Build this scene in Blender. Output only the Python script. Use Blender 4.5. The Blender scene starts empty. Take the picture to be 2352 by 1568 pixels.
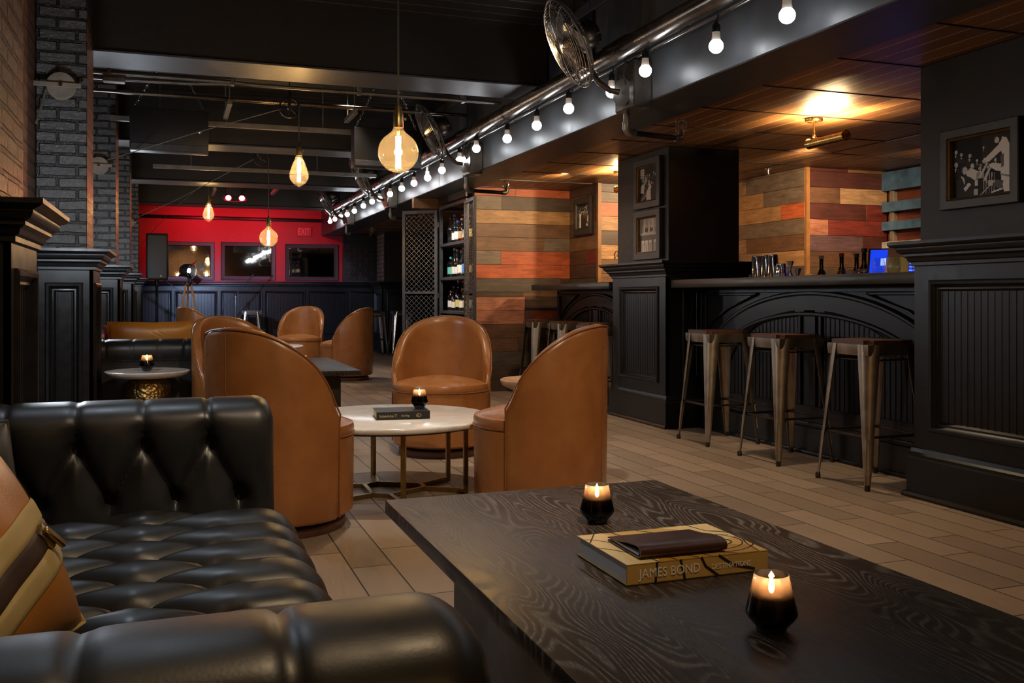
import bpy, bmesh, math, random
from mathutils import Vector, Matrix
R = math.radians
PI = math.pi
random.seed(7)
scene = bpy.context.scene
COL = scene.collection

# ---------------------------------------------------------------- mesh builder
class MB:
    def __init__(s, M=None):
        s.bm = bmesh.new(); s.M = M or Matrix(); s.ca = None
    def v(s, co):
        return s.bm.verts.new(s.M @ Vector(co))
    def f(s, vs):
        try:
            return s.bm.faces.new(vs)
        except ValueError:
            return None
    def box(s, x0, x1, y0, y1, z0, z1, bev=0.0, seg=2):
        c = [s.v((x, y, z)) for z in (z0, z1) for y in (y0, y1) for x in (x0, x1)]
        fs = [s.f([c[i] for i in q]) for q in ((0,2,3,1),(4,5,7,6),(0,1,5,4),(2,6,7,3),(0,4,6,2),(1,3,7,5))]
        if bev > 0:
            es = list({e for f in fs if f for e in f.edges})
            bmesh.ops.bevel(s.bm, geom=es, offset=bev, segments=seg, affect='EDGES', profile=0.5)
        return s
    def ring(s, c, ax, r, n, a0=0.0, ref=None):
        ax = Vector(ax).normalized()
        if ref is None:
            ref = Vector((0,0,1)) if abs(ax.z) < .9 else Vector((1,0,0))
        u = ax.cross(ref).normalized(); w = ax.cross(u).normalized()
        c = Vector(c)
        return [s.v(c + u*r*math.cos(a0+2*PI*i/n) + w*r*math.sin(a0+2*PI*i/n)) for i in range(n)]
    def loft(s, rings, closed=False, caps=True):
        n = len(rings[0]); m = len(rings)
        for k in range(m if closed else m-1):
            a, b = rings[k], rings[(k+1) % m]
            for i in range(n):
                j = (i+1) % n
                s.f([a[i], a[j], b[j], b[i]])
        if caps and not closed:
            s.f(rings[0][::-1]); s.f(rings[-1])
        return s
    def cyl(s, p0, p1, r0, r1=None, n=16, caps=True):
        p0 = Vector(p0); p1 = Vector(p1); ax = p1-p0
        r1 = r0 if r1 is None else r1
        return s.loft([s.ring(p0, ax, r0, n), s.ring(p1, ax, r1, n)], caps=caps)
    def tube(s, pts, r, n=8, closed=False, flat=None):
        pts = [Vector(p) for p in pts]
        m = len(pts); rings = []
        ref = None; prev = None
        for k in range(m):
            if closed:
                t = pts[(k+1) % m]-pts[k-1]
            else:
                t = pts[min(k+1, m-1)]-pts[max(k-1, 0)]
            if t.length < 1e-9: t = Vector((0,0,1))
            t.normalize()
            if prev is None:
                ref = Vector((0,0,1)) if abs(t.z) < .9 else Vector((1,0,0))
                u = t.cross(ref).normalized()
            else:
                u = (prev - t*prev.dot(t))
                u = u.normalized() if u.length > 1e-6 else t.orthogonal().normalized()
            prev = u
            w = t.cross(u)
            rr = r[k] if isinstance(r, (list, tuple)) else r
            rings.append([s.v(pts[k] + u*rr*math.cos(2*PI*i/n+PI/n) + w*rr*math.sin(2*PI*i/n+PI/n)) for i in range(n)])
        return s.loft(rings, closed=closed, caps=not closed)
    def lathe(s, prof, n=32, c=(0,0,0), axis=None, caps=False):
        c = Vector(c)
        Q = Vector((0,0,1)).rotation_difference(Vector(axis)).to_matrix() if axis is not None else Matrix.Identity(3)
        rings = []
        for (r, z) in prof:
            if r < 1e-5:
                rings.append([s.v(c + Q @ Vector((0,0,z)))])
            else:
                rings.append([s.v(c + Q @ Vector((r*math.cos(2*PI*i/n), r*math.sin(2*PI*i/n), z))) for i in range(n)])
        for a, b in zip(rings, rings[1:]):
            for i in range(n):
                j = (i+1) % n
                if len(a) == 1 and len(b) == 1: continue
                if len(a) == 1: s.f([a[0], b[j], b[i]])
                elif len(b) == 1: s.f([a[i], a[j], b[0]])
                else: s.f([a[i], a[j], b[j], b[i]])
        if caps:
            if len(rings[0]) > 1: s.f(rings[0][::-1])
            if len(rings[-1]) > 1: s.f(rings[-1])
        return s
    def sph(s, c, r, n=20, m=12, sc=(1,1,1)):
        c = Vector(c)
        rings = []
        for k in range(m+1):
            a = -PI/2 + PI*k/m
            if k in (0, m): rings.append([s.v(c + Vector((0,0,r*math.sin(a)*sc[2])))])
            else: rings.append([s.v(c + Vector((r*math.cos(a)*math.cos(2*PI*i/n)*sc[0], r*math.cos(a)*math.sin(2*PI*i/n)*sc[1], r*math.sin(a)*sc[2]))) for i in range(n)])
        for a, b in zip(rings, rings[1:]):
            for i in range(n):
                j = (i+1) % n
                if len(a) == 1: s.f([a[0], b[j], b[i]])
                elif len(b) == 1: s.f([a[i], a[j], b[0]])
                else: s.f([a[i], a[j], b[j], b[i]])
        return s
    def prism(s, pts, y0, y1):
        """polygon in local x,z extruded along local y"""
        a = [s.v((p[0], y0, p[1])) for p in pts]; b = [s.v((p[0], y1, p[1])) for p in pts]
        return s.loft([a, b])
    def grid(s, fn, nu, nv, cu=False, cv=False):
        g = [[s.v(fn(i/(nu if cu else nu-1), j/(nv if cv else nv-1))) for j in range(nv)] for i in range(nu)]
        for i in range(nu if cu else nu-1):
            for j in range(nv if cv else nv-1):
                s.f([g[i][j], g[(i+1) % nu][j], g[(i+1) % nu][(j+1) % nv], g[i][(j+1) % nv]])
        return g
    def rect_moulding(s, x0, x1, y0, y1, prof):
        """profile of (offset, z) swept round a rectangle, closed top and bottom"""
        rings = [[s.v((x0-o, y0-o, z)), s.v((x1+o, y0-o, z)), s.v((x1+o, y1+o, z)), s.v((x0-o, y1+o, z))] for o, z in prof]
        return s.loft(rings)
    def frame(s, x0, x1, z0, z1, y, prof):
        """picture-frame moulding in local x,z ; profile of (inset from the rectangle, height outward)"""
        rings = []
        for o, h in prof:
            rings.append([s.v((x0+o, y+h, z0+o)), s.v((x1-o, y+h, z0+o)), s.v((x1-o, y+h, z1-o)), s.v((x0+o, y+h, z1-o))])
        s.loft(rings, caps=False)
        return s
    def build(s, name, mat, parent=None, loc=None, rot=None, smooth=40, recalc=True):
        if recalc: bmesh.ops.recalc_face_normals(s.bm, faces=s.bm.faces[:])
        me = bpy.data.meshes.new(name); s.bm.to_mesh(me); s.bm.free()
        if smooth:
            me.shade_smooth(); me.set_sharp_from_angle(angle=R(smooth))
        if mat: me.materials.append(mat)
        o = bpy.data.objects.new(name, me); COL.objects.link(o)
        if parent: o.parent = parent
        if loc: o.location = loc
        if rot: o.rotation_euler = rot
        return o

def tag(o, label, cat, group=None, kind=None):
    o['label'] = label; o['category'] = cat
    if group: o['group'] = group
    if kind: o['kind'] = kind
    return o
def thing(name, label, cat, loc=(0,0,0), rz=0.0, group=None):
    o = bpy.data.objects.new(name, None); COL.objects.link(o)
    o.empty_display_size = .1
    o.location = loc; o.rotation_euler = (0,0,rz)
    return tag(o, label, cat, group)
def struct(o):
    o['kind'] = 'structure'; return o
KIDS = {}
def dup(root, loc, rz=None, label=None, group=None):
    def cp(o, parent):
        c = o.copy(); COL.objects.link(c)
        if parent: c.parent = parent
        for ch in [x for x in bpy.data.objects if x.parent == o and x is not c]:
            cp(ch, c)
        return c
    r = cp(root, None)
    r.location = loc
    if rz is not None: r.rotation_euler = (0,0,rz)
    if label: r['label'] = label
    if group: r['group'] = group
    return r
def rotm(rz, loc=(0,0,0)):
    return Matrix.Translation(Vector(loc)) @ Matrix.Rotation(rz, 4, 'Z')
def smoothstep(a, b, x):
    t = max(0.0, min(1.0, (x-a)/(b-a))); return t*t*(3-2*t)

# ---------------------------------------------------------------- materials
MATS = {}
class NT:
    """tiny node-tree writer"""
    def __init__(s, name):
        s.m = bpy.data.materials.new(name); s.m.use_nodes = True
        s.t = s.m.node_tree; s.t.nodes.clear()
        s.out = s.n('ShaderNodeOutputMaterial')
    def n(s, typ, **kw):
        nd = s.t.nodes.new(typ)
        for k, v in kw.items(): setattr(nd, k, v)
        return nd
    def l(s, a, b): s.t.links.new(a, b)
    def val(s, nd, **kw):
        for k, v in kw.items():
            k = k.replace('_', ' ')
            nd.inputs[k].default_value = v
        return nd
    def pri(s, base=(.5,.5,.5), rough=.5, metal=0.0, **kw):
        p = s.n('ShaderNodeBsdfPrincipled')
        p.inputs['Base Color'].default_value = (*base, 1)
        p.inputs['Roughness'].default_value = rough
        p.inputs['Metallic'].default_value = metal
        for k, v in kw.items(): p.inputs[k].default_value = v
        s.l(p.outputs[0], s.out.inputs[0]); s.p = p
        return p
    def coord(s, scale=(1,1,1), which='Object'):
        tc = s.n('ShaderNodeTexCoord'); mp = s.n('ShaderNodeMapping')
        mp.inputs['Scale'].default_value = scale
        s.l(tc.outputs[which], mp.inputs['Vector']); return mp.outputs[0]
    def noise(s, vec, scale=5, detail=4, rough=.5, dist=0):
        nd = s.n('ShaderNodeTexNoise')
        s.val(nd, Scale=scale, Detail=detail, Roughness=rough, Distortion=dist)
        if vec is not None: s.l(vec, nd.inputs['Vector'])
        return nd.outputs['Fac']
    def ramp(s, fac, stops, interp='LINEAR'):
        r = s.n('ShaderNodeValToRGB'); r.color_ramp.interpolation = interp
        els = r.color_ramp.elements
        while len(els) < len(stops): els.new(.5)
        for e, (p, c) in zip(els, stops):
            e.position = p; e.color = (*c, 1) if len(c) == 3 else c
        s.l(fac, r.inputs[0]); return r.outputs[0]
    def mix(s, fac, a, b, blend='MIX'):
        m = s.n('ShaderNodeMix', data_type='RGBA', blend_type=blend)
        for sock, v in ((m.inputs[0], fac), (m.inputs[6], a), (m.inputs[7], b)):
            if isinstance(v, bpy.types.NodeSocket): s.l(v, sock)
            elif isinstance(v, (int, float)): sock.default_value = v
            else: sock.default_value = (*v, 1)
        return m.outputs[2]
    def math(s, op, a, b=None, c=None):
        m = s.n('ShaderNodeMath', operation=op)
        for i, v in enumerate((a, b, c)):
            if v is None: continue
            if isinstance(v, bpy.types.NodeSocket): s.l(v, m.inputs[i])
            else: m.inputs[i].default_value = v
        return m.outputs[0]
    def bump(s, h, strength=.3, dist=.01, normal=None):
        b = s.n('ShaderNodeBump'); s.val(b, Strength=strength, Distance=dist)
        s.l(h, b.inputs['Height'])
        if normal is not None: s.l(normal, b.inputs['Normal'])
        s.l(b.outputs[0], s.p.inputs['Normal']); return b.outputs[0]

def simple(name, base, rough=.5, metal=0.0, noise=0.0, nscale=20, bump=0.0, bscale=60, bdist=.002, **kw):
    t = NT(name); p = t.pri(base, rough, metal, **kw)
    v = t.coord()
    if noise:
        f = t.noise(v, nscale, 4, .6)
        c = t.ramp(f, [(.25, tuple(x*(1-noise) for x in base)), (.75, tuple(min(1, x*(1+noise)) for x in base))])
        t.l(c, p.inputs['Base Color'])
        rr = t.ramp(f, [(.3, (max(0,rough-.07),)*3), (.7, (min(1,rough+.07),)*3)])
        t.l(rr, p.inputs['Roughness'])
    if bump:
        t.bump(t.noise(v, bscale, 5, .6), bump, bdist)
    MATS[name] = t.m; return t.m

def emit(name, color, strength):
    t = NT(name); e = t.n('ShaderNodeEmission')
    e.inputs[0].default_value = (*color, 1); e.inputs[1].default_value = strength
    t.l(e.outputs[0], t.out.inputs[0]); MATS[name] = t.m; return t.m

def thin_glass(name, tint, rough=.03, refl=1.0, ior=1.5):
    """thin-walled glass: tinted see-through plus a Fresnel reflection"""
    t = NT(name)
    tr = t.n('ShaderNodeBsdfTransparent'); tr.inputs[0].default_value = (*tint, 1)
    gl = t.n('ShaderNodeBsdfGlossy'); gl.inputs['Roughness'].default_value = rough
    lw = t.n('ShaderNodeLayerWeight'); lw.inputs['Blend'].default_value = .5
    k = t.math('MINIMUM', t.math('MULTIPLY_ADD', t.math('POWER', lw.outputs['Facing'], 4.0), .7*refl, .045*refl), 1.0)
    mx = t.n('ShaderNodeMixShader'); t.l(k, mx.inputs[0]); t.l(tr.outputs[0], mx.inputs[1]); t.l(gl.outputs[0], mx.inputs[2])
    t.l(mx.outputs[0], t.out.inputs[0]); MATS[name] = t.m; return t.m

def planar(t):
    """u runs along whichever horizontal axis the face follows, v is height"""
    g = t.n('ShaderNodeNewGeometry'); sp = t.n('ShaderNodeSeparateXYZ'); t.l(g.outputs['True Normal'], sp.inputs[0])
    tc = t.n('ShaderNodeTexCoord'); so = t.n('ShaderNodeSeparateXYZ'); t.l(tc.outputs['Object'], so.inputs[0])
    ax = t.math('ABSOLUTE', sp.outputs[0]); ay = t.math('ABSOLUTE', sp.outputs[1])
    u = t.math('ADD', t.math('MULTIPLY', so.outputs[0], ay), t.math('MULTIPLY', so.outputs[1], ax))
    cb = t.n('ShaderNodeCombineXYZ'); t.l(u, cb.inputs[0]); t.l(so.outputs[2], cb.inputs[1])
    return cb.outputs[0]

def brick_mat(name, c1, c2, mortar, bw, rh, ms, rough=.35, bump=.9, bdist=.012, **kw):
    t = NT(name); p = t.pri(c1, rough, **kw)
    v = planar(t)
    nz = t.n('ShaderNodeTexNoise'); t.val(nz, Scale=9.0, Detail=2.0); t.l(v, nz.inputs['Vector'])
    wob = t.n('ShaderNodeVectorMath', operation='MULTIPLY_ADD')
    t.l(nz.outputs['Color'], wob.inputs[0]); wob.inputs[1].default_value = (.012,.012,0); t.l(v, wob.inputs[2])
    b = t.n('ShaderNodeTexBrick'); b.offset = .5
    t.val(b, Scale=1.0, Mortar_Size=ms, Mortar_Smooth=.35, Brick_Width=bw, Row_Height=rh)
    b.inputs['Color1'].default_value = (*c1,1); b.inputs['Color2'].default_value = (*c2,1); b.inputs['Mortar'].default_value = (*mortar,1)
    t.l(wob.outputs[0], b.inputs['Vector'])
    n2 = t.noise(v, 38, 5, .65)
    t.l(t.mix(.6, b.outputs['Color'], t.ramp(n2, [(.3,(.4,.4,.4)),(.7,(1.25,1.25,1.25))]), 'MULTIPLY'), p.inputs['Base Color'])
    h = t.math('SUBTRACT', t.math('MULTIPLY', n2, .45), t.math('MULTIPLY', b.outputs['Fac'], 1.0))
    t.bump(h, bump, bdist)
    MATS[name] = t.m; return t.m

# black paint: gloss with brushed waviness
def paint(name, base, rough=.36, bump=.25, spec=.4):
    t = NT(name); p = t.pri(base, rough)
    p.inputs['Specular IOR Level'].default_value = spec
    v = t.coord()
    n1 = t.noise(v, 22, 3, .5); n2 = t.noise(t.coord((22,22,3)), 3, 2, .5)
    t.l(t.ramp(n1, [(.3, (rough-.03,)*3), (.7, (rough+.04,)*3)]), p.inputs['Roughness'])
    t.l(t.ramp(n1, [(.25, tuple(x*.88 for x in base)), (.8, tuple(x*1.12 for x in base))]), p.inputs['Base Color'])
    t.bump(n2, bump*.6, .0008)
    MATS[name] = t.m; return t.m
paint('black_paint', (.0055,.006,.007), .33, .2, .38)
paint('soffit_paint', (.045,.047,.052), .42, .12)
paint('dark_ceiling_paint', (.021,.0175,.0145), .38, .5)
paint('red_wall_paint', (.30,.012,.022), .45, .1)
paint('column_paint', (.0065,.0064,.0066), .42, .5, .3)
brick_mat('black_brick', (.050,.050,.050), (.080,.078,.074), (.006,.006,.006), .2, .064, .010, .26, 1.0, .025)
brick_mat('warm_brick', (.12,.055,.028), (.09,.04,.022), (.05,.03,.02), .215, .075, .01, .5)
brick_mat('pale_brick', (.30,.26,.21), (.24,.21,.18), (.07,.065,.06), .2, .075, .01, .45)
brick_mat('black_tile', (.011,.011,.012), (.013,.013,.014), (.022,.024,.024), .21, .085, .006, .4, .4)

# floor: wood-look porcelain planks running down the room
def floor_mat():
    t = NT('floor_tile'); p = t.pri((.4,.3,.2), .42)
    tc = t.n('ShaderNodeTexCoord'); so = t.n('ShaderNodeSeparateXYZ'); t.l(tc.outputs['Object'], so.inputs[0])
    cb = t.n('ShaderNodeCombineXYZ'); t.l(so.outputs[1], cb.inputs[0]); t.l(so.outputs[0], cb.inputs[1])
    b = t.n('ShaderNodeTexBrick'); b.offset = .37; b.offset_frequency = 2
    t.val(b, Scale=1.0, Mortar_Size=.0032, Mortar_Smooth=.2, Brick_Width=.6, Row_Height=.152, Bias=0.0)
    b.inputs['Color1'].default_value = (.37,.28,.205,1); b.inputs['Color2'].default_value = (.25,.186,.136,1); b.inputs['Mortar'].default_value = (.035,.03,.026,1)
    t.l(cb.outputs[0], b.inputs['Vector'])
    g = t.noise(t.coord((60,4,1)), 3, 5, .7, .4)
    col = t.mix(.55, b.outputs['Color'], t.ramp(g, [(.25,(.62,.6,.58)),(.75,(1.2,1.2,1.2))]), 'MULTIPLY')
    w = t.noise(t.coord((1,1,1)), .9, 3, .5)
    col = t.mix(.35, col, t.ramp(w, [(.35,(.7,.68,.66)),(.65,(1.15,1.13,1.1))]), 'MULTIPLY')
    t.l(col, p.inputs['Base Color'])
    t.l(t.ramp(g, [(.3,(.34,)*3),(.7,(.55,)*3)]), p.inputs['Roughness'])
    t.bump(t.math('SUBTRACT', t.math('MULTIPLY', g, .25), b.outputs['Fac']), .5, .003)
    MATS['floor_tile'] = t.m
floor_mat()
def wood_ceiling_mat():
    t = NT('wood_ceiling'); p = t.pri((.1,.05,.02), .42)
    tc = t.n('ShaderNodeTexCoord'); so = t.n('ShaderNodeSeparateXYZ'); t.l(tc.outputs['Object'], so.inputs[0])
    cb = t.n('ShaderNodeCombineXYZ'); t.l(so.outputs[1], cb.inputs[0]); t.l(so.outputs[0], cb.inputs[1])
    b = t.n('ShaderNodeTexBrick'); b.offset = 0; b.squash = 1
    t.val(b, Scale=1.0, Mortar_Size=.0048, Mortar_Smooth=.1, Brick_Width=.61, Row_Height=.122)
    b.inputs['Color1'].default_value = (.26,.125,.048,1); b.inputs['Color2'].default_value = (.15,.07,.028,1); b.inputs['Mortar'].default_value = (.62,.38,.18,1)
    t.l(cb.outputs[0], b.inputs['Vector'])
    g = t.noise(t.coord((40,3,1)), 3, 6, .7, .8)
    t.l(t.mix(.75, b.outputs['Color'], t.ramp(g, [(.28,(.35,.33,.3)),(.7,(1.35,1.3,1.25))]), 'MULTIPLY'), p.inputs['Base Color'])
    # dark T-bar seams every 61 cm across
    t.bump(t.math('SUBTRACT', t.math('MULTIPLY', g, .3), b.outputs['Fac']), .5, .003)
    MATS['wood_ceiling'] = t.m
wood_ceiling_mat()
def plank_mat():
    t = NT('reclaimed_planks'); p = t.pri((.2,.1,.05), .5)
    a = t.n('ShaderNodeAttribute'); a.attribute_name = 'col'
    tc = t.n('ShaderNodeTexCoord')
    v = planar(t)
    ofs = t.n('ShaderNodeVectorMath', operation='MULTIPLY_ADD'); t.l(a.outputs['Color'], ofs.inputs[0]); ofs.inputs[1].default_value = (37,53,11); 
    mp = t.n('ShaderNodeMapping'); mp.inputs['Scale'].default_value = (2.2,22,1); t.l(v, mp.inputs['Vector'])
    t.l(mp.outputs[0], ofs.inputs[2])
    g = t.noise(ofs.outputs[0], 1.6, 7, .68, 1.4)
    mp2 = t.n('ShaderNodeMapping'); mp2.inputs['Scale'].default_value = (5,9,1); t.l(v, mp2.inputs['Vector'])
    st = t.noise(mp2.outputs[0], 1.0, 4, .6, .5)
    c = t.mix(.85, a.outputs['Color'], t.ramp(g, [(.27,(.3,.28,.26)),(.5,(.95,.95,.95)),(.72,(1.5,1.48,1.45))]), 'MULTIPLY')
    c = t.mix(.6, c, t.ramp(st, [(.3,(.45,.42,.4)),(.65,(1.2,1.2,1.2))]), 'MULTIPLY')
    t.l(c, p.inputs['Base Color'])
    t.bump(g, .3, .004)
    MATS['reclaimed_planks'] = t.m
plank_mat()
def attr_mat(name, rough):
    t = NT(name); p = t.pri((.5,.5,.5), rough)
    a = t.n('ShaderNodeAttribute'); a.attribute_name = 'col'; t.l(a.outputs['Color'], p.inputs['Base Color'])
    MATS[name] = t.m
attr_mat('photo_print', .3)
MATS['photo_print'].node_tree.nodes['Principled BSDF'].inputs['Specular IOR Level'].default_value = .12
def cerused_wood():
    t = NT('cerused_dark_oak'); p = t.pri((.03,.02,.014), .38); p.inputs['Specular IOR Level'].default_value = .3
    v = t.coord((1,1,1))
    warp = t.n('ShaderNodeTexNoise'); t.val(warp, Scale=1.9, Detail=1.5, Roughness=.4, Distortion=.35); 
    mp0 = t.n('ShaderNodeMapping'); mp0.inputs['Scale'].default_value = (3.4,.75,1); t.l(v, mp0.inputs['Vector']); t.l(mp0.outputs[0], warp.inputs['Vector'])
    # growth rings: contour lines of a stretched noise field
    ring = t.math('FRACT', t.math('MULTIPLY', warp.outputs['Fac'], 36.0))
    tri = t.math('ABSOLUTE', t.math('SUBTRACT', ring, .5))
    line = t.ramp(tri, [(.24,(0,0,0)),(.44,(1,1,1))])
    pores = t.noise(t.coord((230,16,1)), 3, 3, .6)
    pm = t.ramp(pores, [(.40,(0,0,0)),(.62,(1,1,1))])
    f = t.math('MULTIPLY', line, pm)
    big = t.noise(v, 3.0, 2, .5)
    f = t.math('MULTIPLY', f, t.ramp(big, [(.36,(.2,)*3),(.6,(1,)*3)]))
    base = t.ramp(t.noise(t.coord((25,2,1)), 3, 4, .6), [(.3,(.020,.0135,.010)),(.7,(.046,.031,.022))])
    t.l(t.mix(f, base, (.21,.19,.17)), p.inputs['Base Color'])
    t.l(t.ramp(f, [(0,(.36,)*3),(1,(.6,)*3)]), p.inputs['Roughness'])
    t.bump(t.math('MULTIPLY', f, -1.0), .25, .0015)
    MATS['cerused_dark_oak'] = t.m
cerused_wood()
def leather(name, c0, c1, rough, bump, scale=3.5):
    t = NT(name); p = t.pri(c0, rough); v = t.coord()
    n = t.noise(v, scale, 5, .62, .3)
    t.l(t.ramp(n, [(.3,c0),(.72,c1)]), p.inputs['Base Color'])
    t.l(t.ramp(t.noise(v, 9, 4, .6), [(.3,(rough-.07,)*3),(.7,(rough+.08,)*3)]), p.inputs['Roughness'])
    vo = t.n('ShaderNodeTexVoronoi'); t.val(vo, Scale=260.0); t.l(v, vo.inputs['Vector'])
    t.bump(t.math('ADD', t.math('MULTIPLY', vo.outputs['Distance'], .35), t.math('MULTIPLY', t.noise(v, 26, 4, .6), .6)), bump, .002)
    MATS[name] = t.m
leather('tan_leather', (.26,.098,.027), (.36,.146,.046), .30, .045, 7)
leather('tan_leather_piping', (.19,.07,.019), (.27,.105,.034), .4, .1)
leather('black_leather', (.010,.0105,.0115), (.017,.0175,.019), .42, .07, 6)
leather('orange_leather', (.40,.15,.016), (.55,.23,.03), .34, .15)
leather('grey_leather', (.05,.05,.045), (.075,.075,.068), .38, .12, 6)
leather('menu_leather', (.035,.012,.008), (.05,.018,.011), .35, .1)
def stripes(name, c0, c1, sc=400):
    t = NT(name); p = t.pri(c0, .8); v = t.coord()
    w = t.n('ShaderNodeTexWave', wave_type='BANDS', bands_direction='DIAGONAL'); t.val(w, Scale=sc, Distortion=0.0); t.l(v, w.inputs['Vector'])
    t.l(t.ramp(w.outputs['Fac'], [(.3,c0),(.7,c1)]), p.inputs['Base Color']); t.bump(w.outputs['Fac'], .5, .002); MATS[name] = t.m
stripes('cream_webbing', (.58,.43,.17), (.74,.58,.27), 420)
simple('zip_brown', (.05,.025,.012), .55, noise=.3, nscale=90)
simple('dark_wood', (.02,.014,.010), .42, noise=.4, nscale=8, bump=.2)
simple('walnut_seat', (.075,.03,.016), .4, noise=.35, nscale=12, bump=.15)
simple('pale_wood', (.33,.19,.10), .45, noise=.3, nscale=9, bump=.15)
simple('tripod_wood', (.33,.14,.04), .4, noise=.25, nscale=14)
simple('timber', (.22,.10,.03), .5, noise=.35, nscale=8, bump=.2)
simple('bar_top', (.022,.018,.013), .34, noise=.5, nscale=6, bump=.2)
simple('gun_metal', (.30,.24,.175), .38, .9, noise=.35, nscale=7, bump=.1, bscale=25)
simple('dark_bronze', (.06,.045,.032), .36, .85, noise=.3, nscale=12)
simple('steel', (.62,.61,.6), .18, 1.0)
simple('galv_metal', (.20,.185,.165), .4, .8, noise=.3, nscale=9)
simple('chrome', (.75,.75,.77), .1, 1.0)
simple('brass', (.72,.45,.14), .26, 1.0, noise=.12, nscale=20)
simple('old_brass', (.34,.24,.09), .33, .95, noise=.3, nscale=25)
simple('duct_metal', (.13,.105,.085), .26, .9, noise=.35, nscale=5)
simple('black_metal', (.012,.012,.013), .42, .3)
simple('iron_frame', (.07,.07,.075), .42, .6, noise=.25, nscale=14)
simple('black_plastic', (.006,.006,.006), .45)
simple('mesh_metal', (.26,.25,.235), .4, .75)
simple('white_plastic', (.72,.6,.48), .4)
simple('cord_black', (.01,.009,.008), .7)
simple('rope', (.09,.075,.055), .8)
simple('paper', (.72,.70,.66), .75)
simple('gold_foil', (.72,.60,.32), .35, .4)
simple('book_black', (.010,.011,.012), .4)
simple('book_yellow', (.52,.33,.095), .38, noise=.05, nscale=5)
simple('book_cream', (.66,.50,.24), .38)
simple('book_ochre', (.40,.21,.03), .38)
simple('book_line', (.012,.014,.013), .5)
simple('white_ink', (.78,.78,.74), .5)
simple('frame_black', (.017,.0155,.0145), .4, noise=.3, nscale=30, bump=.2)
simple('frame_gilt', (.16,.085,.025), .35, .5, noise=.4, nscale=60)
simple('mirror_frame', (.022,.02,.026), .4)
simple('wax', (.80,.72,.58), .5, **{'Subsurface Weight': .2})
simple('pale_lime', (.45,.30,.15), .5)
simple('blue_plank', (.06,.135,.225), .6, noise=.45, nscale=11, bump=.35, bscale=18)
simple('white_plank', (.33,.30,.27), .65, noise=.5, nscale=13, bump=.35, bscale=18)
simple('rust_backing', (.12,.028,.014), .6, noise=.35, nscale=5)
simple('greywood', (.16,.13,.10), .6, noise=.4, nscale=11, bump=.2)
simple('kraft_card', (.20,.10,.045), .7)
simple('yellow_card', (.55,.42,.12), .6)
simple('label_white', (.62,.6,.55), .6)
simple('label_teal', (.10,.40,.36), .5)
simple('label_blue', (.06,.16,.42), .5)
simple('label_tan', (.45,.28,.12), .6)
simple('label_yellow', (.60,.45,.12), .6)
simple('cap_blue', (.03,.06,.35), .4)
simple('cap_teal', (.05,.35,.32), .4)
simple('cap_cork', (.40,.2,.1), .6)
simple('cap_black', (.012,.012,.012), .4)
simple('cap_red', (.30,.02,.02), .4)
simple('dark_red', (.22,.015,.02), .6)  # red light on the far cushion put into its colour; lamp guard shares it
simple('light_tile', (.55,.5,.5), .6)
simple('exit_face', (.34,.03,.035), .5)
simple('exit_letter', (.8,.16,.16), .5)
simple('sign_white', (.6,.58,.54), .5)
thin_glass('clear_glass', (.93,.95,.95), .03, 1.2)
thin_glass('clear_bottle', (.80,.84,.84), .05, 1.6)
thin_glass('amber_liquor', (.85,.42,.10), .05, 1.5)
thin_glass('green_glass', (.10,.22,.10), .05, 1.5)
thin_glass('dark_glass', (.03,.035,.03), .06, 1.5)
thin_glass('red_glass', (.75,.03,.04), .05, 2.0)
def amber_bulb():
    t = NT('bulb_glass')
    tr = t.n('ShaderNodeBsdfTransparent'); tr.inputs[0].default_value = (.97,.86,.62,1)
    tl = t.n('ShaderNodeBsdfTranslucent'); tl.inputs[0].default_value = (1,.86,.62,1)
    gl = t.n('ShaderNodeBsdfGlossy'); gl.inputs['Roughness'].default_value = .05
    m0 = t.n('ShaderNodeMixShader'); m0.inputs[0].default_value = .022; t.l(tr.outputs[0], m0.inputs[1]); t.l(tl.outputs[0], m0.inputs[2])
    lw = t.n('ShaderNodeLayerWeight'); lw.inputs['Blend'].default_value = .5
    mx = t.n('ShaderNodeMixShader'); t.l(t.math('MULTIPLY_ADD', t.math('POWER', lw.outputs['Facing'], 3.0), .45, .03), mx.inputs[0]); t.l(m0.outputs[0], mx.inputs[1]); t.l(gl.outputs[0], mx.inputs[2])
    t.l(mx.outputs[0], t.out.inputs[0]); MATS['bulb_glass'] = t.m
amber_bulb()
thin_glass('print_glass', (.97,.97,.97), .06, .8)
def mirror():
    t = NT('mirror_glass'); t.pri((.82,.82,.84), .02, 1.0); MATS['mirror_glass'] = t.m
mirror()
def marble():
    t = NT('white_marble'); p = t.pri((.7,.67,.63), .16); v = t.coord()
    n = t.noise(v, 3.2, 6, .6, 1.6)
    t.l(t.ramp(n, [(.30,(.74,.71,.67)),(.49,(.66,.63,.60)),(.55,(.77,.745,.71)),(.8,(.80,.78,.74))]), p.inputs['Base Color']); MATS['white_marble'] = t.m
marble()
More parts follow.
